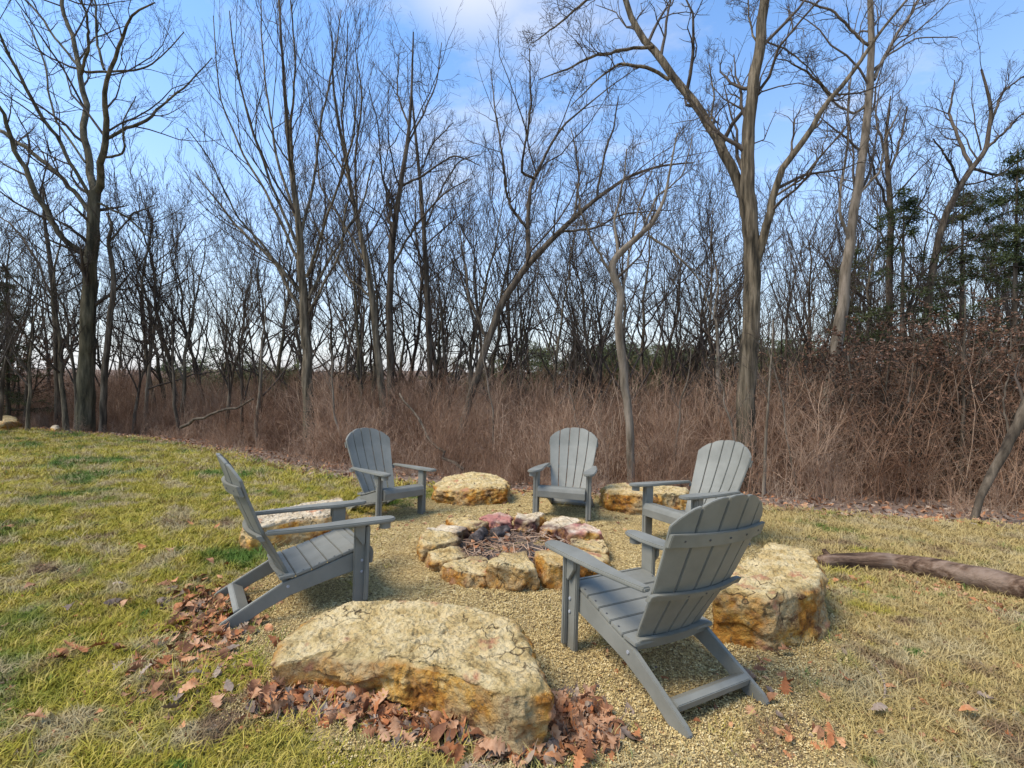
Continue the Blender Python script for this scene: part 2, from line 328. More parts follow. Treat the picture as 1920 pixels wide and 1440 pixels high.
# ------------------------------------------------------------------ scatter by geometry nodes (stuff only)
def scatter(name, protos, P, rot, scl, idx, **props):
    coll = bpy.data.collections.new(name + '_kinds')
    for i, me in enumerate(protos):
        coll.objects.link(bpy.data.objects.new('%s_kind_%02d' % (name, i), me))
    me = bpy.data.meshes.new(name); me.vertices.add(len(P)); me.vertices.foreach_set('co', np.asarray(P, np.float32).ravel())
    a = me.attributes.new('rot', 'FLOAT_VECTOR', 'POINT'); a.data.foreach_set('vector', np.asarray(rot, np.float32).ravel())
    a = me.attributes.new('scl', 'FLOAT', 'POINT'); a.data.foreach_set('value', np.asarray(scl, np.float32))
    a = me.attributes.new('idx', 'INT', 'POINT'); a.data.foreach_set('value', np.asarray(idx, np.int32))
    o = obj(name, me, **props)
    g = bpy.data.node_groups.new(name, 'GeometryNodeTree')
    g.interface.new_socket('Geometry', in_out='INPUT', socket_type='NodeSocketGeometry'); g.interface.new_socket('Geometry', in_out='OUTPUT', socket_type='NodeSocketGeometry')
    n = g.nodes.new; gi = n('NodeGroupInput'); go = n('NodeGroupOutput'); ip = n('GeometryNodeInstanceOnPoints'); ci = n('GeometryNodeCollectionInfo')
    ci.inputs['Collection'].default_value = coll; ci.inputs['Separate Children'].default_value = True; ci.inputs['Reset Children'].default_value = True
    def na(t, s):
        q = n('GeometryNodeInputNamedAttribute'); q.data_type = t; q.inputs['Name'].default_value = s
        return [x for x in q.outputs if x.enabled and x.name == 'Attribute'][0]
    L = g.links.new
    L(gi.outputs[0], ip.inputs['Points']); L(ci.outputs[0], ip.inputs['Instance']); ip.inputs['Pick Instance'].default_value = True
    L(na('INT', 'idx'), ip.inputs['Instance Index']); L(na('FLOAT_VECTOR', 'rot'), ip.inputs['Rotation']); L(na('FLOAT', 'scl'), ip.inputs['Scale'])
    L(ip.outputs[0], go.inputs[0])
    md = o.modifiers.new('scatter', 'NODES'); md.node_group = g
    return o

# grass tufts
def tuft(seed, n=36, rad=.075, hmin=.012, hmax=.032, lean=1.2):
    g = np.random.default_rng(seed); r = rad * np.sqrt(g.random(n)); a = g.random(n) * 6.283
    b = np.stack([r * np.cos(a), r * np.sin(a), np.full(n, -.006)], 1)
    d = g.random(n) * 6.283; h = g.uniform(hmin, hmax, n); ln = lean * g.random(n) * h * 1.5; wd = g.uniform(.0012, .0026, n)
    dx = np.stack([np.cos(d), np.sin(d), 0 * d], 1); sx = np.stack([-np.sin(d), np.cos(d), 0 * d], 1) * wd[:, None]
    m = b + dx * (ln * .35)[:, None] + np.array([0, 0, 1]) * (h * .65)[:, None]
    t = b + dx * ln[:, None] + np.array([0, 0, 1]) * h[:, None]
    V = np.stack([b - sx, b + sx, m + sx * .8, m - sx * .8, t + sx * .15, t - sx * .15], 1)
    i = np.arange(n)[:, None] * 6
    return mesh('tuft', V, np.concatenate([i + [0, 1, 2, 3], i + [3, 2, 4, 5]]), M['blade'])
protos = [tuft(s) for s in range(5)] + [tuft(s, 26, .07, .02, .05, 1.8) for s in range(5, 8)]
pts = []
def ring(n, y0, y1, sc):
    y = rng.uniform(y0, y1, n); x = rng.uniform(-1.35 if y1 > 7 else -1.15, 1.15, n) * (y * 1.3 + 1.6)
    k = lawn_keep(x, y) & (~on_pad(x, y) | (rng.random(n) < .015) | ((pad_r(x, y) > .92) & (rng.random(n) < .25)))
    return np.stack([x[k], y[k], terrain(x[k], y[k]) + .006, np.full(k.sum(), sc)], 1)
Pg = np.concatenate([ring(32000, .6, 3.4, 1.0), ring(26000, 3.4, 6.5, 1.3), ring(27000, 6.5, 16, 2.0)])
n = len(Pg)
scatter('grass', protos, Pg[:, :3], np.stack([rng.normal(0, .15, n), rng.normal(0, .15, n), rng.random(n) * 6.28], 1), Pg[:, 3] * rng.uniform(.7, 1.25, n),
        np.where(rng.random(n) < .85, rng.integers(0, 5, n), rng.integers(5, 8, n)), kind='stuff', label='short winter grass of the lawn, green and straw in patches', category='grass')
# pebbles
def pebbles(seed, n=1200, half=.17):
    g = np.random.default_rng(seed)
    o = np.array([[1, 0, 0], [-1, 0, 0], [0, 1, 0], [0, -1, 0], [0, 0, 1], [0, 0, -1.]])
    f = np.array([[0, 2, 4], [2, 1, 4], [1, 3, 4], [3, 0, 4], [2, 0, 5], [1, 2, 5], [3, 1, 5], [0, 3, 5]])
    s = g.uniform(.0028, .0066, (n, 1, 1)) * np.array([1, .85, .65]) * g.uniform(.8, 1.2, (n, 1, 3))
    a = g.random(n) * 6.28; c, q = np.cos(a), np.sin(a)
    V = o[None] * s * (1 + .25 * g.normal(size=(n, 6, 1)).clip(-1, 1)); V = np.stack([V[..., 0] * c[:, None] - V[..., 1] * q[:, None], V[..., 0] * q[:, None] + V[..., 1] * c[:, None], V[..., 2]], -1)
    V += np.concatenate([g.uniform(-half, half, (n, 2)), g.uniform(-.001, .006, (n, 1))], 1)[:, None]
    return mesh('pebbles', V, (np.arange(n)[:, None, None] * 6 + f).reshape(-1, 3), M['pebble'])
gx, gy = np.meshgrid(np.arange(-2.3, 2.7, .26), np.arange(1.4, 6.8, .26)); gx = gx.ravel() + rng.uniform(-.04, .04, gx.size); gy = gy.ravel() + rng.uniform(-.04, .04, gx.size)
k = on_pad(gx, gy); gx, gy = gx[k], gy[k]
dzx = (terrain(gx + .1, gy) - terrain(gx - .1, gy)) / .2; dzy = (terrain(gx, gy + .1) - terrain(gx, gy - .1)) / .2
scatter('gravel', [pebbles(s) for s in range(5)], np.stack([gx, gy, terrain(gx, gy) + .021], 1), np.stack([np.arctan(dzy), -np.arctan(dzx), 0 * gx], 1),
        np.ones(len(gx)), rng.integers(0, 5, len(gx)), kind='stuff', label='loose tan pea gravel spread round the fire pit', category='gravel')

# ------------------------------------------------------------------ boulders and stones
def polar_rock(top_pts, mat, rough=.03, na=150, nt=34, ns=20, seed=0, flare=.05, sink=.05, pit=.012, ledge=.5, tops=.9, topk=1.):
    """top_pts: (x, y, z) rim of the upper face in world space, any order round; ground from terrain()"""
    T = np.array(top_pts, float); c = T.mean(0)
    a = np.arctan2(T[:, 1] - c[1], T[:, 0] - c[0]); T = T[np.argsort(a)]; a = np.sort(a)
    A = np.linspace(-np.pi, np.pi, na, endpoint=False)
    ext = np.r_[a - 2 * np.pi, a, a + 2 * np.pi]
    # walk the polygon itself so that straight edges stay straight
    per = np.r_[T, T[:1]]; d = np.r_[0, np.cumsum(np.linalg.norm(np.diff(per, axis=0), axis=1))]
    s = np.linspace(0, d[-1], na, endpoint=False); rim = np.stack([np.interp(s, d, per[:, k]) for k in range(3)], 1)
    for _ in range(max(1, na // 60)): rim = .25 * np.roll(rim, 1, 0) + .5 * rim + .25 * np.roll(rim, -1, 0)
    out_ = rim[:, :2] - c[:2]; out_ /= np.linalg.norm(out_, axis=1, keepdims=True)
    gz = terrain(rim[:, 0], rim[:, 1]) - sink
    size = np.linalg.norm(T[:, :2] - c[:2], axis=1).mean()
    rows = []; topn = []
    for i in range(ns):
        t = i / (ns - 1); z = gz + (rim[:, 2] - gz) * t
        bul = flare * size * (math.sin(t * math.pi) * .6 + (1 - t) * .3) - .05 * size * max(0, t - .88) / .12
        rows.append(np.c_[rim[:, :2] + out_ * bul, z]); topn.append(np.full(na, 0. if t < .93 else .5))
    for i in range(1, nt + 1):
        t = 1 - i / nt
        rows.append(np.c_[c[:2] + (rim[:, :2] - c[:2]) * (t * .94 + .0), c[2] * (1 - t) + rim[:, 2] * t + .02 * size * (1 - t * t)]); topn.append(np.ones(na))
    V = np.array(rows); tn = np.array(topn); K = len(rows)
    D = np.zeros_like(V); P = V + seed * 3.7
    f1 = fbm(P * (1.4 / size), 3); f2 = fbm(P * 9 + 5, 4); f3 = fbm(P * 24 + 9, 4); f4 = fbm(P * 60 + 2, 2)
    sidew = 1 - tn
    led = np.floor((V[..., 2] * 11 + f1 * 2.2)) ; led = vnoise(np.stack([led * 1.7, P[..., 0] * 2, P[..., 1] * 2], -1))
    amp = rough * size * 2
    rad = f1 * amp * 1.1 + f2 * amp * .9 + led * ledge * amp * 1.4 + f3 * amp * .8 + f4 * .006
    D[..., :2] = (out_[None] * (rad * (.25 + 1.1 * sidew))[..., None])
    D[..., 2] = (f1 * .5 + f2 * .8) * amp * topk * tn - pit * 1.5 * np.clip(f3 * 3 - .1, 0, 1) * tn + (f3 * pit * 1.2 + f4 * pit * 1.6) * tn
    ct = np.ones(K); ct[-1] = 0; V = V + D
    V[-1] = V[-1].mean(0)
    i = np.arange(K * na).reshape(K, na); j = np.roll(i, -1, 1)
    Q = np.stack([i[:-1], j[:-1], j[1:], i[1:]], -1).reshape(-1, 4)
    # topness: upper face plus a ragged rim that spills down the sides
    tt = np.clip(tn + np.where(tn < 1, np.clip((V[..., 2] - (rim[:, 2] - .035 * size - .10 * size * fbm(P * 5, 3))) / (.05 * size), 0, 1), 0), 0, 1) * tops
    org = np.array([c[0], c[1], float(terrain(c[0], c[1]))])
    me = mesh('rock', V - org, Q, mat, True)
    at_ = me.attributes.new('topness', 'FLOAT', 'POINT'); at_.data.foreach_set('value', tt.ravel().astype(np.float32))
    return me, org
def boulder(name, label, rim_px, mat='rock', **k):
    me, org = polar_rock([gp(*p) for p in rim_px], M[mat], **k)
    o = obj(name, me, None, org, label=label, category='boulder', group='limestone boulders round the fire pit'); return o
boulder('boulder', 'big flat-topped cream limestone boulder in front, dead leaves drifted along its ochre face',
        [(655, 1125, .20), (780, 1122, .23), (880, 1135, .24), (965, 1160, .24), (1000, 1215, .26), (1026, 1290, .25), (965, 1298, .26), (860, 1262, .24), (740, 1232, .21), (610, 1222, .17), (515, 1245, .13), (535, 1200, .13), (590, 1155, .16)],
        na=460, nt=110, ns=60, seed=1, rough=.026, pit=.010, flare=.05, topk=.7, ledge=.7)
boulder('boulder', 'squarish boulder behind the near chair, with a bright orange front face, touching the log',
        [(1410, 1040, .33), (1440, 1015, .34), (1520, 1030, .34), (1545, 1070, .34), (1540, 1090, .33), (1450, 1115, .33), (1340, 1105, .31), (1345, 1070, .31)],
        na=260, nt=50, ns=40, seed=2, rough=.03, flare=.05)
boulder('boulder', 'pale low boulder behind the side-on chair at the lawn edge',
        [(450, 985, .20), (480, 962, .21), (560, 945, .25), (640, 932, .26), (650, 948, .25), (620, 965, .24), (540, 975, .23), (470, 992, .2)],
        'rockpale', na=200, nt=40, ns=30, seed=3, rough=.03)
boulder('boulder', 'cream and rust boulder between the two chairs at the back',
        [(815, 905, .22), (830, 893, .24), (880, 885, .27), (930, 889, .27), (958, 902, .24), (945, 912, .24), (870, 914, .24), (820, 917, .2)],
        na=180, nt=36, ns=30, seed=4, rough=.035)
boulder('boulder', 'ochre boulder right of the middle chair, another chair\'s arm reaching across it',
        [(1128, 912, .25), (1150, 906, .26), (1220, 908, .27), (1290, 914, .27), (1292, 925, .27), (1200, 928, .26), (1140, 922, .25)],
        na=180, nt=36, ns=30, seed=5, rough=.035, tops=.75)
b = boulder('boulder', 'low tan boulder at the far left edge of the lawn', [(-34, 786, .26), (-10, 779, .34), (14, 777, .38), (32, 783, .3), (36, 789, .22), (10, 792, .26), (-25, 793, .24)], na=80, nt=16, ns=14, seed=6)
b['group'] = 'stones at the far lawn edge'
b = boulder('boulder', 'small white stone lying alone on the far lawn edge', [(94, 801, .14), (100, 797, .2), (110, 797, .2), (113, 802, .12), (104, 805, .1)], 'rockpale', na=50, nt=10, ns=10, seed=7)
b['group'] = 'stones at the far lawn edge'

# fire pit: ring of blocks
CX, CY, RO, RI = .03, 3.93, .80, .50
angs = [-92, -62, -34, -6, 22, 50, 78, 106, 134, 160, 188, 213, 240.5]; wid = [26, 25, 24, 25, 25, 25, 24, 25, 24, 23, 26, 22, 28]
fire = {  # label per stone by what tells it apart
 -92: 'squared buff fire ring block between the wide rust block and the golden one',
 -62: 'tall golden-ochre fire ring block in front, nearest the near chair\'s front leg',
 -34: 'fire ring block hidden under the arm of the near chair', -6: 'tan fire ring block right of the pit beside the near chair\'s arm',
 22: 'pinkish fire ring slab on the right, behind the near chair\'s arm tip', 50: 'pale fire ring slab at the back right, before the middle chair\'s leg',
 78: 'pale cream fire ring slab at the back, straight before the middle chair', 106: 'soot-reddened fire ring slab at the back, behind the charred logs',
 134: 'cream fire ring slab at the back left of the pit', 160: 'flat pale fire ring slab left of the charred logs', 188: 'low weathered fire ring block at the left of the pit',
 213: 'small dark-sided fire ring block at the front left', 240.5: 'widest rust-and-olive fire ring block at the front left'}
for q, (a, wd) in enumerate(zip(angs, wid)):
    g = np.random.default_rng(100 + q); h = g.uniform(.115, .165) * (1.18 if a in (-92, -62) else 1)
    ro, ri = RO * g.uniform(.96, 1.05), RI * g.uniform(.93, 1.04); P = []
    for (aa, rr) in ((-wd / 2, ri), (-wd / 2, (ri + ro) / 2), (-wd / 2, ro * .97), (-wd / 5, ro), (wd / 5, ro), (wd / 2, ro * .97), (wd / 2, (ri + ro) / 2), (wd / 2, ri), (0, ri * .97)):
        t = R_(a + aa * g.uniform(.92, 1.0)); x, y = CX + rr * math.cos(t), CY + rr * math.sin(t); P.append((x, y, float(terrain(x, y)) + h + g.normal() * .012))
    m_ = {22: 'rockred', 106: 'rockred', 50: 'rockpale', 78: 'rockpale', 160: 'rockpale'}.get(a, 'rock')
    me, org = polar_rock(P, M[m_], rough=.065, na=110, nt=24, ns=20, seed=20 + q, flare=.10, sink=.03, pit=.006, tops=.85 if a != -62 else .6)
    obj('fire_ring_stone', me, None, org, label=fire[a], category='stone', group='stones of the fire ring')
# ash bed
th = np.linspace(0, 2 * np.pi, 48, endpoint=False); rr_ = np.linspace(0, RI + .08, 14)
X = CX + rr_[:, None] * np.cos(th); Y = CY + rr_[:, None] * np.sin(th); Z = terrain(X, Y) + .035 + .05 * fbm(xy3(X, Y, 6), 3)
i = np.arange(14 * 48).reshape(14, 48); j = np.roll(i, -1, 1)
obj('ash_bed', mesh('ash_bed', np.stack([X, Y, Z], -1), np.stack([i[:-1], j[:-1], j[1:], i[1:]], -1).reshape(-1, 4), M['ash'], True), kind='structure')
def stick(p0, p1, r0, r1, sag=0., sides=8, K=8, wob=.1, seed=0):
    g = np.random.default_rng(seed); t = np.linspace(0, 1, K)[:, None]; p = np.array(p0) * (1 - t) + np.array(p1) * t
    L = np.linalg.norm(np.array(p1) - p0); p = p + np.cumsum(g.normal(size=p.shape) * L * wob / K, 0) - t * 0; p[:, 2] += sag * (t * (1 - t) * 4)[:, 0]
    r = np.interp(t[:, 0], [0, 1], [r0, r1]); P = np.r_[p[:1], p, p[-1:]]; R = np.r_[.001, r, .001]
    return tubes(P[None], R[None], sides, .12)
def on_ash(dx, dy, dz): return (CX + dx, CY + dy, float(terrain(CX + dx, CY + dy)) + dz)
for q, (a, b2, r, lab) in enumerate([((-.36, .02, .10), (-.27, .16, .15), .055, 'short thick charred log end leaning at the left of the fire pit'),
                                   ((-.20, .24, .09), (-.06, .32, .11), .052, 'rounded charred log lying low at the back of the pit')]):
    V, Q = stick(on_ash(*a), on_ash(*b2), r, r * .8, sides=14, seed=q, wob=.12); org = on_ash(*a); obj('charred_log', mesh('log', V - np.array(org), Q, M['char'], True), None, org, label=lab, category='log', group='charred logs in the fire pit')
parts = []
for q in range(240):
    r = .46 * math.sqrt(rng.random()); a = rng.random() * 6.28; b_ = rng.random() * 6.28; L = rng.uniform(.04, .2)
    c = np.array(on_ash(r * math.cos(a), r * math.sin(a), rng.uniform(.06, .11))); d = np.array([math.cos(b_), math.sin(b_), rng.normal() * .25]) * L / 2
    parts.append(tubes(np.array([c - d, c, c + d])[None], np.array([[.003, .0035, .002]]) * rng.uniform(.6, 1.5), 4))
obj('twig_litter', mesh('twig_litter', *merge(parts), M['brush']), kind='stuff', label='dry straw and twigs strewn over the ash in the fire pit', category='twigs')

# ------------------------------------------------------------------ adirondack chairs
def loft_box(sections):
    """sections: list of 4-corner loops -> closed quad tube"""
    S_ = np.array(sections, float); K, n, _ = S_.shape
    i = np.arange(K * n).reshape(K, n); j = np.roll(i, -1, 1)
    Q = [tuple(q) for q in np.stack([i[:-1], j[:-1], j[1:], i[1:]], -1).reshape(-1, 4)]
    return S_.reshape(-1, 3), Q + [tuple(i[0][::-1]), tuple(i[-1])]
def prism_x(poly, x0, x1):
    n = len(poly); V = [(x0, y, z) for y, z in poly] + [(x1, y, z) for y, z in poly]
    return V, [tuple(range(n))[::-1], tuple(range(n, 2 * n))] + [(i, (i + 1) % n, n + (i + 1) % n, n + i) for i in range(n)]
def prism_z(poly, z):
    """poly [(x,y)], z function(x,y)->top ; thickness"""
    n = len(poly); th_ = .024
    V = [(x, y, z(x, y)) for x, y in poly] + [(x, y, z(x, y) - th_) for x, y in poly]
    return V, [tuple(range(n)), tuple(range(n, 2 * n))[::-1]] + [(i, n + i, n + (i + 1) % n, (i + 1) % n) for i in range(n)]
def part(name, VF, parent, mat='poly', bev=.004, smooth=False, **k):
    me = mesh(name, VF[0], VF[1], M[mat], smooth)
    import bmesh
    bm = bmesh.new(); bm.from_mesh(me); bmesh.ops.recalc_face_normals(bm, faces=bm.faces)
    if bev:
        es = [e for e in bm.edges if len(e.link_faces) == 2 and e.calc_face_angle(0) > .6]
        bmesh.ops.bevel(bm, geom=es, offset=bev, segments=2, affect='EDGES', clamp_overlap=True)
    bm.to_mesh(me); bm.free()
    return obj(name, me, parent, **k)
SEAT = [(.035, .335), (-.06, .338), (-.18, .305), (-.32, .262), (-.455, .228)]      # y, z along the top of the seat
def seat_z(y): p = np.array(SEAT)[::-1]; return float(np.interp(y, p[:, 0], p[:, 1]))
def back_y(z): return float(np.interp(z, [.17, .3, .515, .75, .96], [-.452, -.528, -.662, -.768, -.846]))
def half_w(z): return float(np.interp(z, [.17, .30, .55, .80, .96], [.195, .222, .268, .298, .302]))
def cup(x, z): hw = half_w(z); d = float(np.interp(z, [.17, .5, .95], [.022, .045, .06])); return d * min(1, (x / hw) ** 2)   # outer slats come forward
def build_chair(label):
    t = thing('adirondack_chair', label, 'chair', group='grey adirondack chairs round the fire pit')
    for s in (-1, 1):
        rail = [(.012, .325), (-.06, .326), (-.18, .293), (-.32, .25), (-.455, .216), (-.50, .205), (-.80, .045), (-.825, .018), (-.815, 0.), (-.715, 0.), (-.60, .065), (-.45, .125), (-.25, .17), (-.06, .205), (.0, .235), (.012, .26)]
        part('rear_leg', prism_x(rail, s * .232, s * .258), t)
        part('front_leg', prism_x([(0, 0), (0, .498), (-.095, .498), (-.09, 0)], s * .2605, s * .288), t, bev=.005)
        part('leg_rib', prism_x([(-.004, .02), (-.004, .49), (-.03, .49), (-.03, .02)], s * .2885, s * .318), t, bev=.006)
        part('arm_bracket', prism_x([(-.035, .50), (-.035, .38), (-.05, .37), (-.10, .44), (-.10, .50)], s * .29, s * .312), t, bev=.003)
        for (y, z) in ((-.045, .27), (-.045, .20), (-.47, .18)):
            a = np.arange(10) / 10 * 6.283; V = [(s * (.290 if y > -.1 else .2585), y + .009 * math.cos(q), z + .009 * math.sin(q)) for q in a] + [(s * (.2945 if y > -.1 else .263), y + .008 * math.cos(q), z + .008 * math.sin(q)) for q in a]
            part('bolt', (V, [tuple(range(10)), tuple(range(10, 20))[::-1]] + [(i, (i + 1) % 10, 10 + (i + 1) % 10, 10 + i) for i in range(10)]), t, 'steel', 0)
        # arm: rounded wide paddle at the front, narrowing to the back
        o_, i_ = [], []
        arc = [(.245 + .055 + .055 * math.cos(a), .105 + .058 * math.sin(a)) for a in np.linspace(0, math.pi, 9)]
        poly = [(.300, -.605), (.318, -.50), (.345, -.30), (.357, -.10), (.358, .06)] + [(x * 1.0 + .0, y) for x, y in arc] + [(.238, .06), (.225, -.02), (.228, -.12), (.245, -.25), (.255, -.45), (.255, -.605)]
        poly = [(s * x, y) for x, y in poly]
        arm = part('arm', prism_z(poly, lambda x, y: .527 - .008 * (y + .2) * 0 + .0), t, bev=.007)
        if s == 1:
            a = np.arange(20) / 20 * 6.283; V = []
            for (r, z) in ((.036, .504), (.036, .462), (.030, .462), (.030, .504)): V += [(.302 + r * math.cos(q), .095 + r * math.sin(q), z) for q in a]
            n = 20; V = np.array(V); Q = []
            for l in range(4):
                for i in range(n): Q.append((l * n + i, l * n + (i + 1) % n, ((l + 1) % 4) * n + (i + 1) % n, ((l + 1) % 4) * n + i))
            Q.append(tuple(range(n, 2 * n)))
            part('cup_holder', (V, Q), t, bev=0, label='round dark cup holder hanging under the arm')
    # seat slats
    yb = [.035, -.075, -.165, -.255, -.345, -.435]
    ap = [(.036, .232), (.042, .30), (.030, .334), (.008, .346), (-.014, .3462), (-.014, .328), (.002, .327), (.014, .30), (.014, .232)]
    part('seat_slat', prism_x(ap, -.2585, .2585), t, bev=.004, label='rounded front seat slat that rolls over the edge')
    part('seat_slat', prism_x([(-.021, .3462), (-.074, .344), (-.074, .326), (-.021, .328)], -.2585, .2585), t, bev=.003)
    for k in range(1, 6):
        y0, y1 = yb[k] + .006, (yb[k + 1] if k < 5 else -.50)
        y0 = yb[k] + .003; y1 = yb[k] - .082; n_ = .003
        part('seat_slat', prism_x([(y0, seat_z(y0) + .012), (y1, seat_z(y1) + .012), (y1, seat_z(y1) - .006), (y0, seat_z(y0) - .006)], -.2585, .2585), t, bev=.003)
    # back slats on a shallow arc, fanning out
    NS = 5
    for k in range(NS):
        zt_mid = 0
        secs = []; zs = np.linspace(0, 1, 15)
        fa, fb = -1 + 2 * k / NS, -1 + 2 * (k + 1) / NS
        def top(f): return .958 - .125 * abs(f) ** 2.4
        rows_f = []; rows_b = []; m_ = 5
        for u in np.linspace(0, 1, m_):
            colf = []; colb = []
            for v in zs:
                f = fa + (fb - fa) * u; zt = top(f) - (.005 * (abs(u - .5) * 2) ** 6)
                z = .17 + (zt - .17) * v; hw = half_w(z); gap = .0042
                x = f * hw + gap * (1 - 2 * u)
                y = back_y(z) + cup(x, z)
                sl = 2 * float(np.interp(z, [.17, .5, .95], [.022, .045, .06])) * x / hw ** 2
                nx, ny = -sl, 1.0; L = math.hypot(nx, ny); nx, ny = nx / L, ny / L
                colf.append((x + nx * .010, y + ny * .010, z)); colb.append((x - nx * .010, y - ny * .010, z))
            rows_f.append(colf); rows_b.append(colb)
        A_ = np.array(rows_f); B_ = np.array(rows_b); nv = len(zs)
        V = np.concatenate([A_.reshape(-1, 3), B_.reshape(-1, 3)]); o2 = m_ * nv
        ix = lambda a, b, q: q * o2 + a * nv + b
        Q = []
        for a in range(m_ - 1):
            for b in range(nv - 1):
                Q.append((ix(a, b, 0), ix(a + 1, b, 0), ix(a + 1, b + 1, 0), ix(a, b + 1, 0))); Q.append((ix(a, b, 1), ix(a, b + 1, 1), ix(a + 1, b + 1, 1), ix(a + 1, b, 1)))
            Q.append((ix(a, 0, 0), ix(a, 0, 1), ix(a + 1, 0, 1), ix(a + 1, 0, 0))); Q.append((ix(a, nv - 1, 0), ix(a + 1, nv - 1, 0), ix(a + 1, nv - 1, 1), ix(a, nv - 1, 1)))
        for b in range(nv - 1):
            Q.append((ix(0, b, 0), ix(0, b + 1, 0), ix(0, b + 1, 1), ix(0, b, 1))); Q.append((ix(m_ - 1, b, 0), ix(m_ - 1, b, 1), ix(m_ - 1, b + 1, 1), ix(m_ - 1, b + 1, 0)))
        part('back_slat', (V, Q), t, bev=.003)
    def band(name, z0, h, th_, ex, bk=.012, flat=0., z_lift=0):
        secs = []
        for f in np.linspace(-1, 1, 17):
            hw = half_w(z0) + ex; x = f * hw; y = back_y(z0) + cup(min(abs(x), half_w(z0)), z0) * (1 - flat) - bk + .0; lean = (back_y(z0 + h) - back_y(z0))
            zz = z0 + z_lift * f * f
            secs.append([(x, y, zz), (x, y - th_, zz), (x, y - th_ + lean, zz + h), (x, y + lean, zz + h)])
        part(name, loft_box(secs), t, bev=.003)
    band('back_brace', .735, .062, .022, .010)
    band('back_brace', .470, .034, .030, .040)
    band('back_brace', .185, .062, .028, .032, flat=.3)
    V = []; Q = []
    def screw(x, y, z, n_):
        n_ = np.array(n_, float); n_ /= np.linalg.norm(n_); u = np.cross(n_, [1., 0, 0]); u /= np.linalg.norm(u); v = np.cross(n_, u); b0 = len(V); a_ = np.arange(8) / 8 * 6.283
        for h_ in (-.001, .0016):
            for q in a_: V.append(tuple(np.array([x, y, z]) + n_ * h_ + (u * math.cos(q) + v * math.sin(q)) * .0052))
        Q.append(tuple(range(b0 + 8, b0 + 16)))
        for q in range(8): Q.append((b0 + q, b0 + (q + 1) % 8, b0 + 8 + (q + 1) % 8, b0 + 8 + q))
    for z0, h, ex, thk in ((.735, .062, .010, .022), (.470, .034, .040, .030)):
        for f in (-.8, -.4, 0, .4, .8):
            zz = z0 + h / 2; x = f * half_w(zz); y = back_y(z0) + cup(abs(f) * half_w(z0) * (half_w(z0) + ex) / half_w(z0), z0) - .012 - thk + (back_y(z0 + h) - back_y(z0)) / 2; screw(x, y - .001, zz, (0, -1, -.35))
    for k_ in range(1, 6):
        for x in (-.243, .243): yy = yb[k_] - .04; screw(x, yy, seat_z(yy) + .0125, (0, -.25, 1))
    o_s = part('screws', (V, Q), t, 'screw', 0); o_s['kind'] = 'stuff'
    part('stretcher', prism_x([(-.655, .035), (-.655, .06), (-.72, .098), (-.745, .085), (-.735, .05)], -.231, .231), t, bev=.003)
    return t
def copy_tree(o):
    c = o.copy(); COL.objects.link(c)
    for ch in o.children: d = ch.copy(); COL.objects.link(d); d.parent = c
    return c
labels = {'A': 'grey adirondack chair seen from behind, nearest of the five, facing the fire pit',
          'B': 'grey adirondack chair seen side-on on the left, its back legs in the leaf drift',
          'C': 'grey adirondack chair at the back left, angled, beside the cream and rust boulder',
          'D': 'grey adirondack chair straight across the pit, facing the camera',
          'E': 'grey adirondack chair partly hidden behind the near chair, facing left under the large trunk'}
proto = None
for k, (cx, cy, deg, dz) in CH.items():
    o = build_chair(labels[k]) if proto is None else copy_tree(proto)
    if proto is None: proto = o
    o['label'] = labels[k]
    t = R_(deg); fw = np.array([math.sin(t), math.cos(t)]); rt = np.array([math.cos(t), -math.sin(t)])
    c0 = np.array([cx, cy])
    P = [c0 + rt * s * .28 + fw * y for s, y in ((1, -.02), (-1, -.02), (1, -.78), (-1, -.78))]; Zs = [float(terrain(*p)) + (.02 if on_pad(p[0:1], p[1:2])[0] else .01) for p in P]
    f0 = (Zs[0] + Zs[1]) / 2; r0 = (Zs[2] + Zs[3]) / 2
    yv = Vector((*(fw * .76), f0 - r0)).normalized(); xv = Vector((*(rt * .56), (Zs[0] + Zs[2] - Zs[1] - Zs[3]) / 2)).normalized(); zv = xv.cross(yv).normalized(); xv = yv.cross(zv)
    Mx = Matrix((xv, yv, zv)).transposed().to_4x4(); Mx.translation = Vector((cx, cy, f0 + yv.z * .02 - .004)); o.matrix_world = Mx

# ------------------------------------------------------------------ fallen log, stick
lp = [(1540, 1053, 12), (1600, 1051, 14), (1667, 1053, 15.5), (1767, 1069, 19), (1850, 1087, 21), (1920, 1104, 22), (2000, 1128, 23), (2060, 1150, 22)]
P = []
for px, py, r in lp:
    g0 = gp(px, py + r + 3); Y = g0[1]; p = at(px, py, Y); P.append((*p, r * Y / F))
P = resample(np.array(P), 60); n = len(P)
rr = P[:, 3] * (1 + .05 * np.sin(np.arange(n) * .5) + .04 * rng.normal(size=n).cumsum().clip(-1, 1)); P = np.r_[P[:1], P, P[-1:]]; rr = np.r_[.004, rr, .004]
V, Q = tubes(P[None, :, :3], rr[None], 22, .09); org = P[0, :3]
lg = thing('fallen_log', 'long bare brown log lying on the grass, running off from the orange-faced boulder', 'log', org)
obj('log_trunk', mesh('log', V - org, Q, M['log'], True), lg)
kp = at(1555, 1048, P[2, 1]); V, Q = stick(kp - org, kp - org + np.array([-.02, .04, .07]), .03, .016, sides=10); obj('branch_stub', mesh('stub', V, Q, M['log'], True), lg)
p0, p1, p2, p3 = gp(1632, 1240, .02), gp(1650, 1262, .025), gp(1661, 1285, .02), gp(1658, 1312, .02)
V, Q = tubes(resample(np.array([p0, p1, p2, p3]), 8)[None], np.full((1, 8), .005), 6); obj('stick', mesh('stick', V - p0, Q, M['leafG'], True), None, p0, label='pale curved stick lying alone in the straw grass', category='stick')

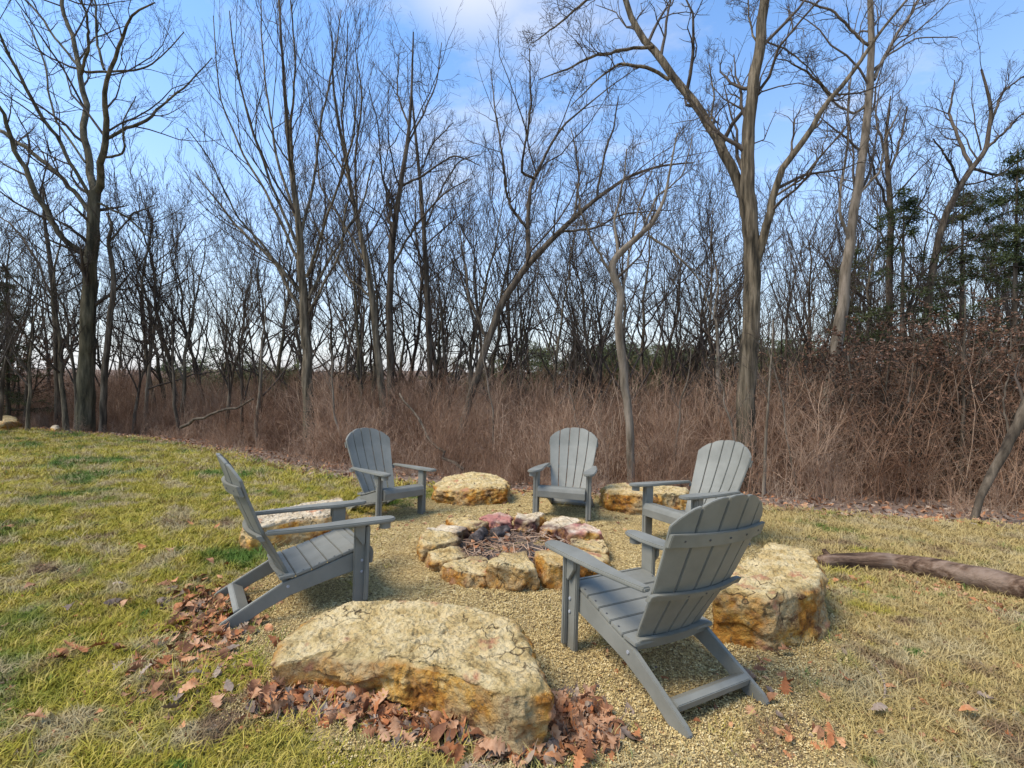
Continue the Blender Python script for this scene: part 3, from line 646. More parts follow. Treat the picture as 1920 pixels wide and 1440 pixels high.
# ------------------------------------------------------------------ trees
def pxpath(path, Y, dy=0., K=None, wob=0.):
    pts = []; L = len(path)
    for i, (px, py, wd) in enumerate(path):
        y = Y + dy * i / max(1, L - 1); pts.append((*at(px, py, y), wd * .78 * y / F / 2))
    K = K or max(10, 3 * L); o = resample(np.array(pts), K)
    if wob:
        q_ = rng.normal(size=(K - 2, 3)); q_[1:] += .6 * q_[:-1]; o[1:-1, :3] += q_ * o[1:-1, 3:4] * wob
    return o
def furrowed(T, sides=56, K=110):
    T = resample(T, K); P = T[:, :3]; R = T[:, 3]; th = np.arange(sides) / sides * 2 * np.pi
    q = np.stack([np.cos(th)[None] * 4.5 + 0 * R[:, None], np.sin(th)[None] * 4.5 + 0 * R[:, None], P[:, 2:3] * 2.2 + 0 * th[None]], -1)
    q[..., 0] += .5 * vnoise(q * [.4, .4, 2.]); ridge = 1 - np.abs(vnoise(q)) * 1.0 - .5 * np.abs(vnoise(q * 2.1 + 7)); lump = vnoise(q * .22 + 3)
    rr = R[:, None] * (.97 + .09 * ridge + .07 * lump)
    Tn = np.gradient(P, axis=0); Tn /= np.linalg.norm(Tn, axis=1, keepdims=True); A = np.cross(Tn, [0, 1., 0]); A /= np.linalg.norm(A, axis=1, keepdims=True); B = np.cross(Tn, A)
    V = P[:, None] + rr[..., None] * (A[:, None] * np.cos(th)[:, None] + B[:, None] * np.sin(th)[:, None])
    i = np.arange(K * sides).reshape(K, sides); j = np.roll(i, -1, 1)
    return V.reshape(-1, 3), np.stack([i[:-1], j[:-1], j[1:], i[1:]], -1).reshape(-1, 4)
def add_tree(name, label, Y, trunk, limbs, bark='barkB', twig='twig', group=None, up=.08, m1=9, m2=7, m3=5, lf1=.55, ang=.75, base_py=None, jit=.16, top_m=8, twmin=.003, own=True, l3=.5, cat='tree'):
    T = pxpath(trunk, Y, K=max(20, 4 * len(trunk)), wob=.10)
    gz = float(terrain(T[0, 0], T[0, 1])); d0 = np.linalg.norm(T[1, :3] - T[0, :3])
    if T[0, 2] > gz - .1:      # carry the foot down to the ground with a slight flare
        sl = (T[0, :2] - T[4, :2]) / max(.3, T[4, 2] - T[0, 2]); hgt = T[0, 2] - gz + .15
        ext = [(T[0, 0] + sl[0] * hgt * q * .5, T[0, 1] + sl[1] * hgt * q * .5, T[0, 2] - hgt * q, T[0, 3] * (1 + .35 * q * q)) for q in (1., .8, .55, .3, .12)]; T = np.r_[np.array(ext), T]
    org = np.array([T[0, 0], T[0, 1], gz])
    root = thing(name, label, cat, org, group)
    if T[0, 3] > .09: V, Q = furrowed(T)
    else: V, Q = tubes(T[None, :, :3], T[None, :, 3], 12, .08)
    obj('trunk', mesh('trunk', V - org, Q, M[bark], True), root)
    KK = 20; LP = []; LR = []
    for l, limb in enumerate(limbs):
        dy = (-1) ** l * rng.uniform(.3, 1.) * abs(limb[0][1] - limb[-1][1] + 60) * Y / F * .35
        q = pxpath(limb, Y, dy, K=KK, wob=.38); q[:, 3] = np.maximum(q[:, 3], .006); LP.append(q[:, :3]); LR.append(q[:, 3])
        V, Q = tubes(q[None, :, :3], q[None, :, 3], 9, .05); obj('limb', mesh('limb', V - org, Q, M[bark], True), root)
    TT = resample(T, KK); TT = TT[None]
    tops, topr = grow(TT[..., :3], TT[..., 3], top_m, .32, .8, 8, jit, up, tmin=.5, rmul=.4, rend=.2)
    parts = [tubes(tops, topr, 5)]
    G2 = [(tops, topr, 4)]
    if LP:
        A, B = grow(np.array(LP), np.array(LR), m1, lf1, ang, 8, jit, up, tmin=.2, rmul=.5, rend=.2); parts.append(tubes(A, B, 4)); G2.append((A, B, 4))
    if True:
        for (A, B, _) in G2:
            C, D = grow(A, B, m2, .5, ang, 5, jit * 1.2, up, tmin=.2, rmul=.6, rend=.3); D = np.maximum(D, twmin); parts.append(tubes(C, D, 3))
            if m3:
                E_, F_ = grow(C, D, m3, l3, ang, 4, jit * 1.2, up, tmin=.15, rmul=.6, rend=.4, lmin=.12); F_ = np.maximum(F_, twmin * .8); parts.append(tubes(E_, F_, 3))
    V, Q = merge(parts); obj('crown', mesh('crown', V - org, Q, M[twig]), root)
    return root
MG = 'large bare trees along the lawn edge'
add_tree('bare_tree', 'tallest dark bare tree on the left, forking above head height into many crooked limbs', 14.5,
 [(160, 805, 36), (160, 720, 33), (165, 600, 29), (170, 500, 26), (177, 420, 24), (178, 360, 23)],
 [[(178, 365, 17), (165, 310, 15), (160, 220, 13), (150, 140, 11), (130, 60, 9), (112, -30, 7)],
  [(178, 365, 17), (192, 310, 14), (196, 220, 12), (202, 150, 9), (225, 70, 7), (250, 25, 5), (290, 5, 3)],
  [(195, 262, 8), (225, 245, 7), (270, 232, 7), (295, 202, 5), (345, 165, 4), (398, 108, 2)],
  [(168, 480, 12), (120, 450, 12), (70, 365, 12), (30, 290, 10), (15, 240, 8), (-5, 195, 7)],
  [(170, 400, 10), (120, 335, 10), (60, 285, 9), (0, 245, 8)],
  [(175, 385, 8), (115, 270, 8), (65, 200, 8), (40, 150, 7), (10, 90, 6), (-10, 40, 4)],
  [(160, 305, 5), (110, 235, 5), (95, 195, 4), (85, 120, 4), (60, 60, 3), (40, 20, 2)],
  [(152, 140, 7), (165, 100, 6), (165, 40, 5), (145, -20, 4)],
  [(156, 135, 6), (110, 80, 5), (75, 30, 5), (40, -10, 4)],
  [(160, 135, 6), (215, 135, 5), (270, 130, 4), (300, 110, 3), (345, 60, 2)],
  [(195, 130, 6), (180, 60, 5), (178, 0, 4), (170, -30, 4)],
  [(196, 295, 6), (230, 290, 5), (233, 255, 4), (230, 230, 3), (255, 180, 2)],
  [(175, 375, 6), (215, 395, 5), (245, 410, 5), (270, 440, 3), (310, 450, 2)]], 'barkG', 'twig', MG, m1=8, m2=6, m3=5, lf1=.55)
add_tree('bare_tree', 'slim wavy-stemmed bare tree just right of the tallest left tree', 14.2,
 [(192, 800, 14), (197, 690, 13), (205, 610, 12), (214, 540, 10), (208, 480, 9), (200, 450, 8), (215, 425, 6), (200, 400, 5)], [[(205, 455, 5), (235, 420, 4), (250, 400, 4), (290, 385, 2)]], 'barkB', 'twig', MG, m3=3)
add_tree('bare_tree', 'thin straight bare tree left of the tallest left tree', 16,
 [(108, 800, 14), (108, 700, 12), (105, 600, 11), (95, 500, 9), (85, 430, 7), (80, 350, 4)], [[(100, 560, 5), (60, 470, 5), (20, 420, 4), (-10, 400, 3)]], 'barkB', 'twig', MG, m3=3)
fan = [[(572, 520, 8), (520, 400, 6), (460, 300, 5), (410, 180, 3), (400, 30, 2)], [(568, 480, 8), (510, 350, 6), (470, 240, 5), (440, 120, 4), (430, 20, 2)],
 [(560, 420, 7), (520, 300, 6), (500, 180, 4), (490, 60, 3), (488, -30, 2)], [(550, 350, 7), (545, 240, 6), (555, 120, 4), (545, 0, 3)],
 [(565, 440, 7), (590, 330, 6), (600, 240, 5), (625, 120, 4), (640, 20, 2)], [(575, 520, 8), (610, 420, 6), (640, 330, 5), (665, 250, 4), (670, 120, 2)],
 [(575, 600, 8), (520, 500, 7), (450, 430, 6), (400, 370, 4), (365, 320, 2)], [(572, 560, 7), (500, 470, 6), (440, 400, 4), (390, 290, 3), (350, 240, 2)],
 [(578, 560, 7), (620, 480, 6), (680, 390, 5), (700, 300, 3)], [(576, 590, 6), (640, 470, 5), (650, 380, 4), (690, 300, 2)]]
add_tree('bare_tree', 'tall bare tree left of centre whose many straight branches fan upwards', 12,
 [(578, 830, 26), (577, 720, 24), (573, 640, 22), (568, 540, 18), (560, 420, 15), (548, 330, 12), (538, 230, 9), (530, 120, 6), (522, -20, 4)], fan, 'barkA', 'twig', MG, up=.16, ang=.5, m1=9, m2=7, m3=4, lf1=.5, jit=.10)
add_tree('bare_tree', 'bare tree leaning left, right of the fan-branched one', 13,
 [(722, 800, 18), (712, 700, 17), (700, 580, 15), (690, 500, 13), (672, 420, 11), (655, 340, 9), (640, 260, 7), (625, 170, 5), (622, 60, 3)],
 [[(690, 500, 6), (650, 430, 5), (600, 350, 4), (590, 250, 3)], [(672, 420, 6), (665, 300, 5), (680, 180, 4), (665, 80, 2)], [(655, 340, 5), (620, 280, 4), (585, 220, 3), (575, 150, 2)], [(660, 370, 5), (640, 220, 4), (650, 120, 3), (652, 40, 2)], [(700, 560, 6), (650, 520, 5), (610, 450, 4), (575, 400, 2)]], 'barkA', 'twig', MG, up=.14, ang=.5, m3=5, jit=.1)
add_tree('bare_tree', 'upright bare tree with a broken-off stub behind the left rear chair', 14,
 [(735, 820, 19), (733, 700, 18), (730, 580, 16), (735, 460, 13), (748, 360, 11), (765, 270, 9), (772, 180, 6), (775, 60, 3)],
 [[(733, 480, 12), (731, 420, 10), (729, 362, 8)], [(740, 420, 6), (715, 330, 4), (710, 240, 3), (690, 160, 2)], [(765, 270, 5), (800, 200, 4), (820, 150, 3), (828, 80, 2)], [(750, 350, 6), (790, 330, 5), (850, 290, 4), (900, 310, 2)], [(768, 240, 5), (745, 180, 4), (748, 100, 2)], [(733, 500, 6), (780, 420, 5), (830, 365, 4), (880, 335, 2)]], 'barkB', 'twig', MG, m3=4)
add_tree('bare_tree', 'slim straight bare tree right of the one with the broken-off stub', 15,
 [(808, 800, 14), (806, 690, 13), (802, 560, 12), (796, 440, 10), (788, 340, 8), (778, 240, 6), (772, 170, 3)], [[(795, 430, 5), (830, 350, 4), (860, 300, 3), (900, 290, 2)], [(798, 500, 5), (760, 420, 4), (745, 380, 2)], [(785, 330, 4), (810, 270, 3), (850, 230, 2)]], 'barkB', 'twig', MG, m3=4)
add_tree('bare_tree', 'dark bare tree leaning steeply right from the brush behind the middle chair', 12.5,
 [(866, 805, 18), (880, 750, 18), (903, 680, 17), (914, 640, 17), (940, 570, 16), (985, 500, 15), (1030, 455, 13), (1075, 410, 11), (1120, 370, 9), (1180, 330, 7), (1240, 310, 5), (1300, 305, 3)],
 [[(990, 500, 12), (988, 430, 11), (993, 370, 9), (1003, 330, 8), (1028, 280, 6), (1060, 230, 5), (1120, 180, 3), (1190, 130, 2)], [(1003, 335, 7), (975, 325, 6), (985, 270, 5), (995, 200, 5), (993, 90, 2)], [(950, 350, 5), (940, 280, 5), (930, 220, 4), (920, 130, 2)], [(988, 430, 8), (955, 390, 7), (945, 330, 5), (940, 280, 4)],
  [(1075, 410, 6), (1085, 350, 5), (1080, 280, 4), (1070, 240, 2)], [(1120, 370, 6), (1130, 300, 5), (1150, 240, 4), (1160, 180, 2)], [(914, 640, 8), (880, 560, 6), (870, 480, 5), (860, 420, 2)], [(1050, 435, 6), (1110, 430, 5), (1170, 400, 4), (1240, 395, 2)]], 'barkB', 'twig', MG, m1=9, m2=6, m3=4)
add_tree('bare_tree', 'pale crooked tree with an elbow in its trunk, right of the middle chair', 8.0,
 [(1183, 900, 19), (1181, 800, 19), (1172, 720, 19), (1163, 650, 19), (1158, 590, 18), (1166, 550, 17), (1150, 520, 17), (1146, 495, 16), (1165, 470, 15), (1196, 445, 12), (1222, 420, 10), (1244, 380, 7), (1256, 320, 5), (1270, 250, 3)],
 [[(1160, 480, 8), (1150, 420, 6), (1170, 340, 5), (1175, 280, 3)], [(1145, 510, 7), (1110, 450, 5), (1090, 400, 4), (1080, 340, 2)], [(1166, 560, 7), (1180, 480, 5), (1200, 380, 4), (1230, 300, 2)], [(1215, 440, 6), (1260, 470, 5), (1310, 520, 4), (1340, 600, 2)], [(1200, 445, 6), (1230, 370, 5), (1280, 330, 3), (1300, 250, 2)]], 'barkC', 'twigP', MG, m1=8, m2=6, m3=4)
add_tree('bare_tree', 'largest right-hand tree, thick furrowed tan trunk rising behind a chair', 8.2,
 [(1395, 900, 50), (1398, 820, 43), (1402, 700, 39), (1407, 600, 36), (1410, 500, 34), (1408, 420, 34), (1400, 340, 30), (1403, 260, 27), (1410, 180, 25), (1420, 100, 23), (1432, 0, 20), (1440, -80, 18)],
 [[(1408, 430, 24), (1390, 350, 23), (1355, 280, 22), (1320, 220, 20), (1270, 150, 18), (1225, 90, 16), (1190, 40, 14), (1160, -40, 12)],
  [(1415, 500, 22), (1430, 430, 20), (1447, 370, 17), (1475, 310, 15), (1515, 245, 13), (1560, 180, 11), (1610, 120, 9), (1640, 70, 7), (1700, 0, 5)],
  [(1225, 88, 8), (1180, 92, 7), (1110, 105, 6), (1060, 130, 4), (1010, 150, 2)], [(1255, 150, 8), (1210, 125, 8), (1160, 118, 6), (1120, 150, 4), (1070, 200, 2)],
  [(1420, 90, 5), (1405, 40, 4), (1400, -20, 3)], [(1435, 78, 4), (1470, 90, 4), (1510, 120, 3), (1560, 180, 2)], [(1155, -10, 6), (1100, 0, 5), (1040, 50, 4), (1000, 80, 2)],
  [(1560, 180, 6), (1520, 140, 5), (1480, 115, 3), (1455, 110, 2)], [(1355, 285, 6), (1330, 240, 5), (1340, 180, 4), (1330, 120, 2)], [(1447, 370, 6), (1500, 340, 5), (1540, 290, 3), (1580, 250, 2)]], 'barkA', 'twigP', MG, m1=9, m2=7, m3=5, lf1=.45, jit=.2)
add_tree('bare_tree', 'tall slim grey tree right of the largest tree, forked near the top', 11,
 [(1545, 800, 26), (1558, 720, 25), (1574, 620, 24), (1585, 530, 22), (1592, 460, 20), (1606, 370, 18), (1620, 280, 17), (1630, 180, 15), (1634, 90, 13), (1632, 0, 12), (1632, -60, 10)],
 [[(1638, 150, 9), (1660, 105, 8), (1685, 60, 7), (1720, 5, 6), (1740, -30, 5)], [(1634, 90, 7), (1600, 60, 6), (1560, 20, 5), (1500, 0, 3)], [(1630, 140, 7), (1670, 100, 5), (1720, 70, 3), (1795, 70, 2)], [(1592, 460, 7), (1570, 380, 6), (1590, 280, 5), (1590, 180, 4), (1600, 120, 2)], [(1630, 190, 6), (1600, 215, 5), (1560, 190, 4), (1530, 150, 2)], [(1606, 370, 6), (1650, 320, 5), (1660, 260, 4), (1690, 200, 2)]], 'barkC', 'twigP', MG, m1=8, m2=6, m3=4)
add_tree('bare_tree', 'bare tree on the right leaning right above the pines, crown spread at its top', 13,
 [(1735, 650, 16), (1742, 560, 15), (1752, 480, 14), (1775, 400, 13), (1800, 350, 12), (1822, 315, 11), (1850, 280, 9), (1860, 200, 7), (1840, 130, 4)],
 [[(1822, 315, 9), (1800, 270, 7), (1780, 220, 6), (1790, 150, 2)], [(1850, 280, 7), (1890, 240, 5), (1930, 200, 3)], [(1855, 240, 6), (1880, 170, 5), (1925, 140, 3)], [(1800, 350, 6), (1780, 300, 5), (1750, 260, 3)], [(1822, 315, 7), (1870, 330, 5), (1930, 290, 3)]], 'barkB', 'twig', MG, m3=4)
add_tree('bare_tree', 'bare tree whose trunk shows between the slim grey tree and the leaning one', 14,
 [(1665, 640, 14), (1668, 520, 13), (1670, 420, 12), (1665, 330, 10), (1660, 260, 7), (1670, 180, 3)], [[(1665, 330, 6), (1690, 260, 5), (1700, 200, 3)], [(1668, 400, 6), (1640, 320, 5), (1620, 260, 2)], [(1662, 290, 5), (1640, 220, 4), (1650, 160, 2)]], 'barkB', 'twig', MG, m3=4)
# leaning dead trunk at the right edge
add_tree('leaning_trunk', 'dark dead trunk leaning out of the frame at the right edge of the brush', 5.75,
 [(1838, 932, 15), (1862, 885, 18), (1890, 830, 20), (1915, 780, 22), (1950, 700, 22), (2010, 570, 18)], [[(1895, 825, 5), (1880, 760, 4), (1890, 700, 3)]], 'barkB', 'twig', None, m1=3, m2=2, m3=0, top_m=2, cat='dead tree')

# a second rank: traced loosely, each its own tree
def wood_tree(g, H, style, mat_t, mat_c, m=(15, 7, 4, 2)):
    z = np.linspace(0, 1, 14); lean = g.normal(size=2) * .06 * H; cv = np.cumsum(g.normal(size=(14, 2)) * .014 * H, 0) * z[:, None]
    P = np.c_[lean[0] * z ** 1.5 + cv[:, 0], lean[1] * z ** 1.5 + cv[:, 1], z * H * (.78 if style else .7)]
    r0 = H * .0072; R = r0 * (1.1 - 1.0 * z) + r0 * .35 * np.exp(-z * 30)
    V, Q = tubes(P[None], R[None], 7); tm = mesh('trunk', V, Q, M[mat_t], True)
    up, ang, jit = ((.14, .48, .10), (.07, .75, .2), (.12, .58, .15))[style]
    A, B = grow(P[None], R[None], m[0], .52, ang, 9, jit, up, tmin=.22, rmul=.62, rend=.2, g=g)
    C, D = grow(A, B, m[1], .5, ang, 6, jit * 1.2, up, tmin=.2, rmul=.6, g=g); E_, F_ = grow(C, D, m[2], .5, ang, 4, jit * 1.2, up, tmin=.15, g=g, lmin=.25); F_ = np.maximum(F_, .003)
    G_, H_ = grow(E_, F_, m[3], .6, ang, 3, jit, up, tmin=.2, g=g, lmin=.2); H_ = np.maximum(H_, .0022)
    V, Q = merge([tubes(A, B, 5), tubes(C, np.maximum(D, .006), 3), tubes(E_, F_, 3), tubes(G_, H_, 3)])
    return tm, mesh('crown', V, Q, M[mat_c])
WP = [wood_tree(np.random.default_rng(40 + q), 1. * (9 + q % 3), q % 3, ('barkB', 'barkG', 'barkA', 'barkB', 'barkC')[q % 5], ('twig', 'twig', 'twigP', 'twig')[q % 4]) for q in range(9)]
kinds = ['steep-branched bare tree', 'crooked bare tree', 'round-crowned bare tree']
LMK = [(170, 'the tallest left tree'), (560, 'the fan-branched tree'), (733, 'the stub-topped tree'), (930, 'the steeply leaning tree'), (1165, 'the pale elbowed tree'), (1403, 'the thickest tree'), (1590, 'the slim grey tree'), (1800, 'the tree above the pines')]
g = np.random.default_rng(77)
cells = []
for px in np.arange(-120, 2060, 30): cells.append(px)
cnt = 0
def place_wood(px, Y, q, H_, ex=1.):
    x = (px - 960) / F * Y; z = float(terrain(x, Y)) - .1; st = q % 3
    near = Y < 20
    i = int(np.searchsorted([p for p, _ in LMK], px)); wh = ('left of ' + LMK[0][1]) if i == 0 else ('right of ' + LMK[-1][1]) if i == len(LMK) else 'between %s and %s' % (LMK[i - 1][1], LMK[i][1])
    lab = kinds[st] + (' ' if near else ', far back, ') + wh; r = thing('bare_tree', lab, 'tree', (x, Y, z), 'bare trees of the wood behind the brush')
    base = 9 + q % 3; s = H_ / base
    for nm, me in zip(('trunk', 'crown'), WP[q]):
        o = obj(nm, me, r)
    r.rotation_euler = (0, 0, g.random() * 6.28); r.scale = (s, s, s)
for px in np.arange(-160, 2100, 28):
    Y = g.uniform(12.5, 20); top_py = g.uniform(270, 470) if not (360 < px < 900) else g.uniform(230, 430)
    x = (px + g.normal() * 12 - 960) / F * Y; H_ = (705 - top_py) / F * Y + HC - float(terrain(x, Y))
    place_wood(px + g.normal() * 12, Y, int(g.integers(0, 9)), H_ * 1.14)
for px in np.arange(-200, 2150, 75):
    Y = g.uniform(20, 34); top_py = g.uniform(400, 520); x = (px - 960) / F * Y; H_ = (705 - top_py) / F * Y + HC - float(terrain(x, Y))
    place_wood(px + g.normal() * 15, Y, int(g.integers(0, 9)), H_ * 1.14)
# saplings rising out of the brush
def sapling(px0, py0, px1, py1, wd, Y, label, mat='barkC'):
    n = 8; t = np.linspace(0, 1, n); path = [(px0 + (px1 - px0) * q + rng.normal() * 2.5, py0 + (py1 - py0) * q, wd * (1 - .75 * q)) for q in t]
    add_tree('sapling', label, Y, path, [], mat, 'twigP', 'saplings in the brush', m2=4, m3=2, top_m=9, ang=.6)
for a in [(1430, 950, 1450, 600, 9, 7.2, 'pale thin sapling standing just right of the thickest trunk'), (1500, 940, 1440, 640, 6, 7.6, 'thin sapling leaning left in the brush right of the thickest trunk'), (1378, 840, 1345, 690, 6, 7.6, 'thin pale sapling slanting left from the foot of the thickest trunk'),
          (1605, 900, 1590, 660, 10, 9, 'straight pale sapling at the foot of the slim grey tree'), (1700, 930, 1715, 620, 7, 8.5, 'thin sapling standing before the brown-leaved bushes'), (1255, 900, 1300, 640, 6, 8.5, 'thin sapling right of the pale crooked tree'),
          (1800, 900, 1812, 560, 10, 8, 'dark straight sapling left of the leaning dead trunk'), (1100, 860, 1060, 690, 5, 9, 'thin sapling slanting over the middle chair'), (930, 870, 905, 640, 6, 10, 'thin sapling left of the middle chair'),
          (330, 790, 322, 600, 8, 14, 'dark sapling in the left brush behind the lawn crest'), (480, 830, 500, 560, 9, 12, 'slim sapling left of the fan-branched tree'), (640, 850, 610, 600, 6, 10, 'thin sapling behind the left rear chair'), (45, 780, 62, 560, 8, 16, 'dark sapling near the far left boulder')]:
    sapling(*a, mat='barkB' if 'dark' in a[-1] else 'barkC')
V, Q = stick(at(860, 880, 8.3), at(735, 745, 9.6), .03, .018, seed=3, K=12, wob=.25); o0 = at(860, 880, 8.3)
obj('dead_branch', mesh('branch', V - o0, Q, M['barkB'], True), None, o0, label='dark dead branch slanting through the brush right of the left rear chair', category='branch')
V, Q = stick(at(345, 800, 12), at(490, 728, 11), .04, .02, seed=5, K=12, wob=.2); o0 = at(345, 800, 12)
obj('dead_branch', mesh('branch', V - o0, Q, M['barkB'], True), None, o0, label='bent dead branch sticking up in the brush behind the left lawn', category='branch')

# conifers
def conifer(g, H, wide, nb=70, needles=46, dens=1.):
    z = np.linspace(0, 1, 12); P = np.c_[.0 * z, .0 * z, z * H]; R = H * .012 * (1.1 - z)
    V, Q = tubes(P[None], R[None], 7); tm = mesh('trunk', V, Q, M['barkB'], True)
    t = g.uniform(.10, .99, nb); a = g.random(nb) * 6.28; ln = wide * (1.05 - t) ** .7 * g.uniform(.5, 1.1, nb); K = 9
    s = np.linspace(0, 1, K)[None, :, None]
    d = np.stack([np.cos(a), np.sin(a), 0 * a], 1)[:, None]
    B = np.array([0, 0, 1.]) * (t * H)[:, None, None] + d * s * ln[:, None, None] + np.array([0, 0, 1.]) * (.12 * s - .22 * s ** 2) * ln[:, None, None] + np.cumsum(g.normal(size=(nb, K, 3)) * .035, 1)
    RB = (.012 * ln[:, None] + .004) * (1.1 - s[..., 0])
    C, D = grow(B, RB, 9, .38, .9, 4, .1, 0, tmin=.15, rmul=.6, g=g)
    flat = C.copy(); C[:, :, 2] = C[:, :1, 2] + (C[:, :, 2] - C[:, :1, 2]) * .55
    br = merge([tubes(B, RB, 4), tubes(C, D, 3)])
    n = C.shape[0] * needles; ci = np.repeat(np.arange(C.shape[0]), needles); ki = g.random(n) * 2.99; i0 = ki.astype(int); f = (ki - i0)[:, None]
    p = C[ci, i0] * (1 - f) + C[ci, i0 + 1] * f + g.normal(size=(n, 3)) * [.05, .05, .04]
    dd = g.normal(size=(n, 3)) * [1, 1, .8]; dd /= np.linalg.norm(dd, axis=1, keepdims=True); L = g.uniform(.05, .11, (n, 1)); sdv = np.cross(dd, g.normal(size=(n, 3))); sdv /= np.linalg.norm(sdv, axis=1, keepdims=True)
    wdt = .011
    Vn = np.stack([p - sdv * wdt, p + sdv * wdt, p + dd * L], 1); Fn = np.arange(n * 3).reshape(-1, 3)
    return tm, mesh('branches', *br, M['barkB']), mesh('needles', Vn, Fn, M['needle'])
M['needle_hazed'] = material('hazed_pine_needles', [(.06, .08, .03), (.12, .14, .055), (.19, .19, .09)], 3, rough=.8, rand=.2)  # needle green lightened to paint haze onto the backlit far evergreens
CP = [conifer(np.random.default_rng(300 + q), 7., 2.1, 64, 24) for q in range(3)]
HAZED = []
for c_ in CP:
    m_ = c_[2].copy(); m_.materials[0] = M['needle_hazed']; HAZED.append((c_[0], c_[1], m_))
def place_con(px, Y, top_py, q, label, group=None, wide=1.):
    x = (px - 960) / F * Y; z = float(terrain(x, Y)) - .1; H_ = (705 - top_py) / F * Y + HC - z
    r = thing('pine_tree', label, 'pine tree', (x, Y, z), group); s = H_ / 7
    for nm, me in zip(('trunk', 'boughs', 'needles'), (CP if Y < 21 else HAZED)[q]):
        o = obj(nm, me, r)
        if nm != 'trunk': o['kind'] = 'stuff'
    r.rotation_euler = (0, 0, q * 2.1 + px * .01); r.scale = (s * wide, s * wide, s)
PG = 'dark pines among the bare trees'
for a in [(1690, 12.5, 355, 0, 'dark green pine behind the slim grey tree, layered flat branches', PG, .95), (1800, 14, 340, 1, 'dark pine between the other two large right-hand pines', PG, .95), (1900, 11.5, 285, 2, 'tallest dark pine, cut off by the right edge of the view', PG, .95), (1590, 16, 470, 1, 'smaller pine left of the slim grey trunk foot', PG, .8),
          (2010, 12, 330, 0, 'pine just beyond the right edge, boughs reaching in', PG, 1.0), (15, 16, 500, 2, 'dark pine at the far left edge behind the bare trees', PG, 1.), (-60, 15, 500, 0, 'pine whose boughs reach in over the left edge', PG, 1.),
          ]: place_con(*a)
def needle_cloud(seed, n=2600):
    g = np.random.default_rng(seed); c = g.normal(size=(26, 3)) * [.55, .55, .4]; p = c[g.integers(0, 26, n)] + g.normal(size=(n, 3)) * [.17, .17, .09]
    dd = g.normal(size=(n, 3)); dd /= np.linalg.norm(dd, axis=1, keepdims=True); sv = np.cross(dd, g.normal(size=(n, 3))); sv /= np.linalg.norm(sv, axis=1, keepdims=True); L = g.uniform(.08, .16, (n, 1))
    return mesh('needles', np.stack([p - sv * .02, p + sv * .02, p + dd * L], 1), np.arange(n * 3).reshape(-1, 3), M['needle_hazed'])
P = []
for _ in range(46):
    px = rng.uniform(880, 1560) if rng.random() < .8 else rng.uniform(180, 900); Y = rng.uniform(22, 30); tp = (rng.uniform(645, 675) if px > 1000 else rng.uniform(670, 692)); x = (px - 960) / F * Y; z0 = float(terrain(x, Y)); zt = HC + (705 - tp) / F * Y
    for z in np.arange(zt - .5, z0, -.75): P.append((x + rng.normal() * .45, Y + rng.normal() * .45, z))
P = np.array(P); n = len(P)
scatter('distant_evergreens', [needle_cloud(900 + q) for q in range(4)], P, np.stack([0 * P[:, 0], 0 * P[:, 0], rng.random(n) * 6.28], 1), rng.uniform(.7, 1.25, n), rng.integers(0, 4, n), kind='stuff', label='band of distant green evergreens low behind the brush', category='evergreens')

# ------------------------------------------------------------------ the brush (nobody could count it)
def clump(seed, n, hmin, hmax, rad, mat, twigs=7, r=.006, arch=.2):
    g = np.random.default_rng(seed); K = 6; a = g.random(n) * 6.28; q = rad * np.sqrt(g.random(n)); h = g.uniform(hmin, hmax, n)
    p = np.stack([q * np.cos(a), q * np.sin(a), np.full(n, -.1)], 1); D = np.stack([g.normal(size=n) * arch, g.normal(size=n) * arch, np.ones(n)], 1); pts = [p]
    for k in range(K - 1): D = D + g.normal(size=D.shape) * .11; D /= np.linalg.norm(D, axis=1, keepdims=True); p = p + D * (h / (K - 1))[:, None]; pts.append(p)
    P = np.stack(pts, 1); R = (r * g.uniform(.5, 1.5, n))[:, None] * np.linspace(1, .35, K)
    A, B = grow(P, R, twigs, .42, .7, 4, .2, .05, tmin=.15, rmul=.65, rend=.5, g=g); B = np.maximum(B, .0022)
    C, D_ = grow(A, B, 2, .5, .8, 3, .2, .02, tmin=.2, rmul=.8, rend=.6, g=g, lmin=.08); D_ = np.maximum(D_, .0018)
    return mesh('clump', *merge([tubes(P, R, 3), tubes(A, B, 3), tubes(C, D_, 3)]), M[mat])
tall = [clump(s, 22, 1.6, 3.4, .7, 'brush', r=.012) for s in range(500, 505)] + [clump(s, 9, 1.4, 3.2, .7, 'brushp', 4, r=.013, arch=.12) for s in range(505, 507)]
low = [clump(s, 14, .3, 1.0, .5, 'brush', 5, .006, .4) for s in range(510, 514)] + [clump(s, 12, .6, 1.7, .5, 'brushp', 5, .007, .25) for s in range(514, 516)]
def brush_pts(n, b0, b1, xm):
    x = rng.uniform(-xm, xm, n); b = b0 + (b1 - b0) * rng.random(n); y = edge_y(x) + b
    k = (np.abs(x) < y * 1.3 + 3) | ((x < 0) & (x > -1.9 * y - 4)); x, y, b = x[k], y[k], b[k]; return x, y, b
x1, y1, b1 = brush_pts(2100, 1.2, 16, 34); x2, y2, b2 = brush_pts(800, 16, 34, 60)
X = np.r_[x1, x2]; Y = np.r_[y1, y2]; B_ = np.r_[b1, b2]; Z = terrain(X, Y); n = len(X)
hmax = (HC - .05 - Z + .35 * (X / Y > .5) * (Y < 16)) * rng.uniform(.72, 1.12, n)           # crests stay about level with the lawn's eye line
sc = np.clip(hmax / 3.0, .35, 2.6) * np.clip(.45 + B_ * .2, 0, 1)
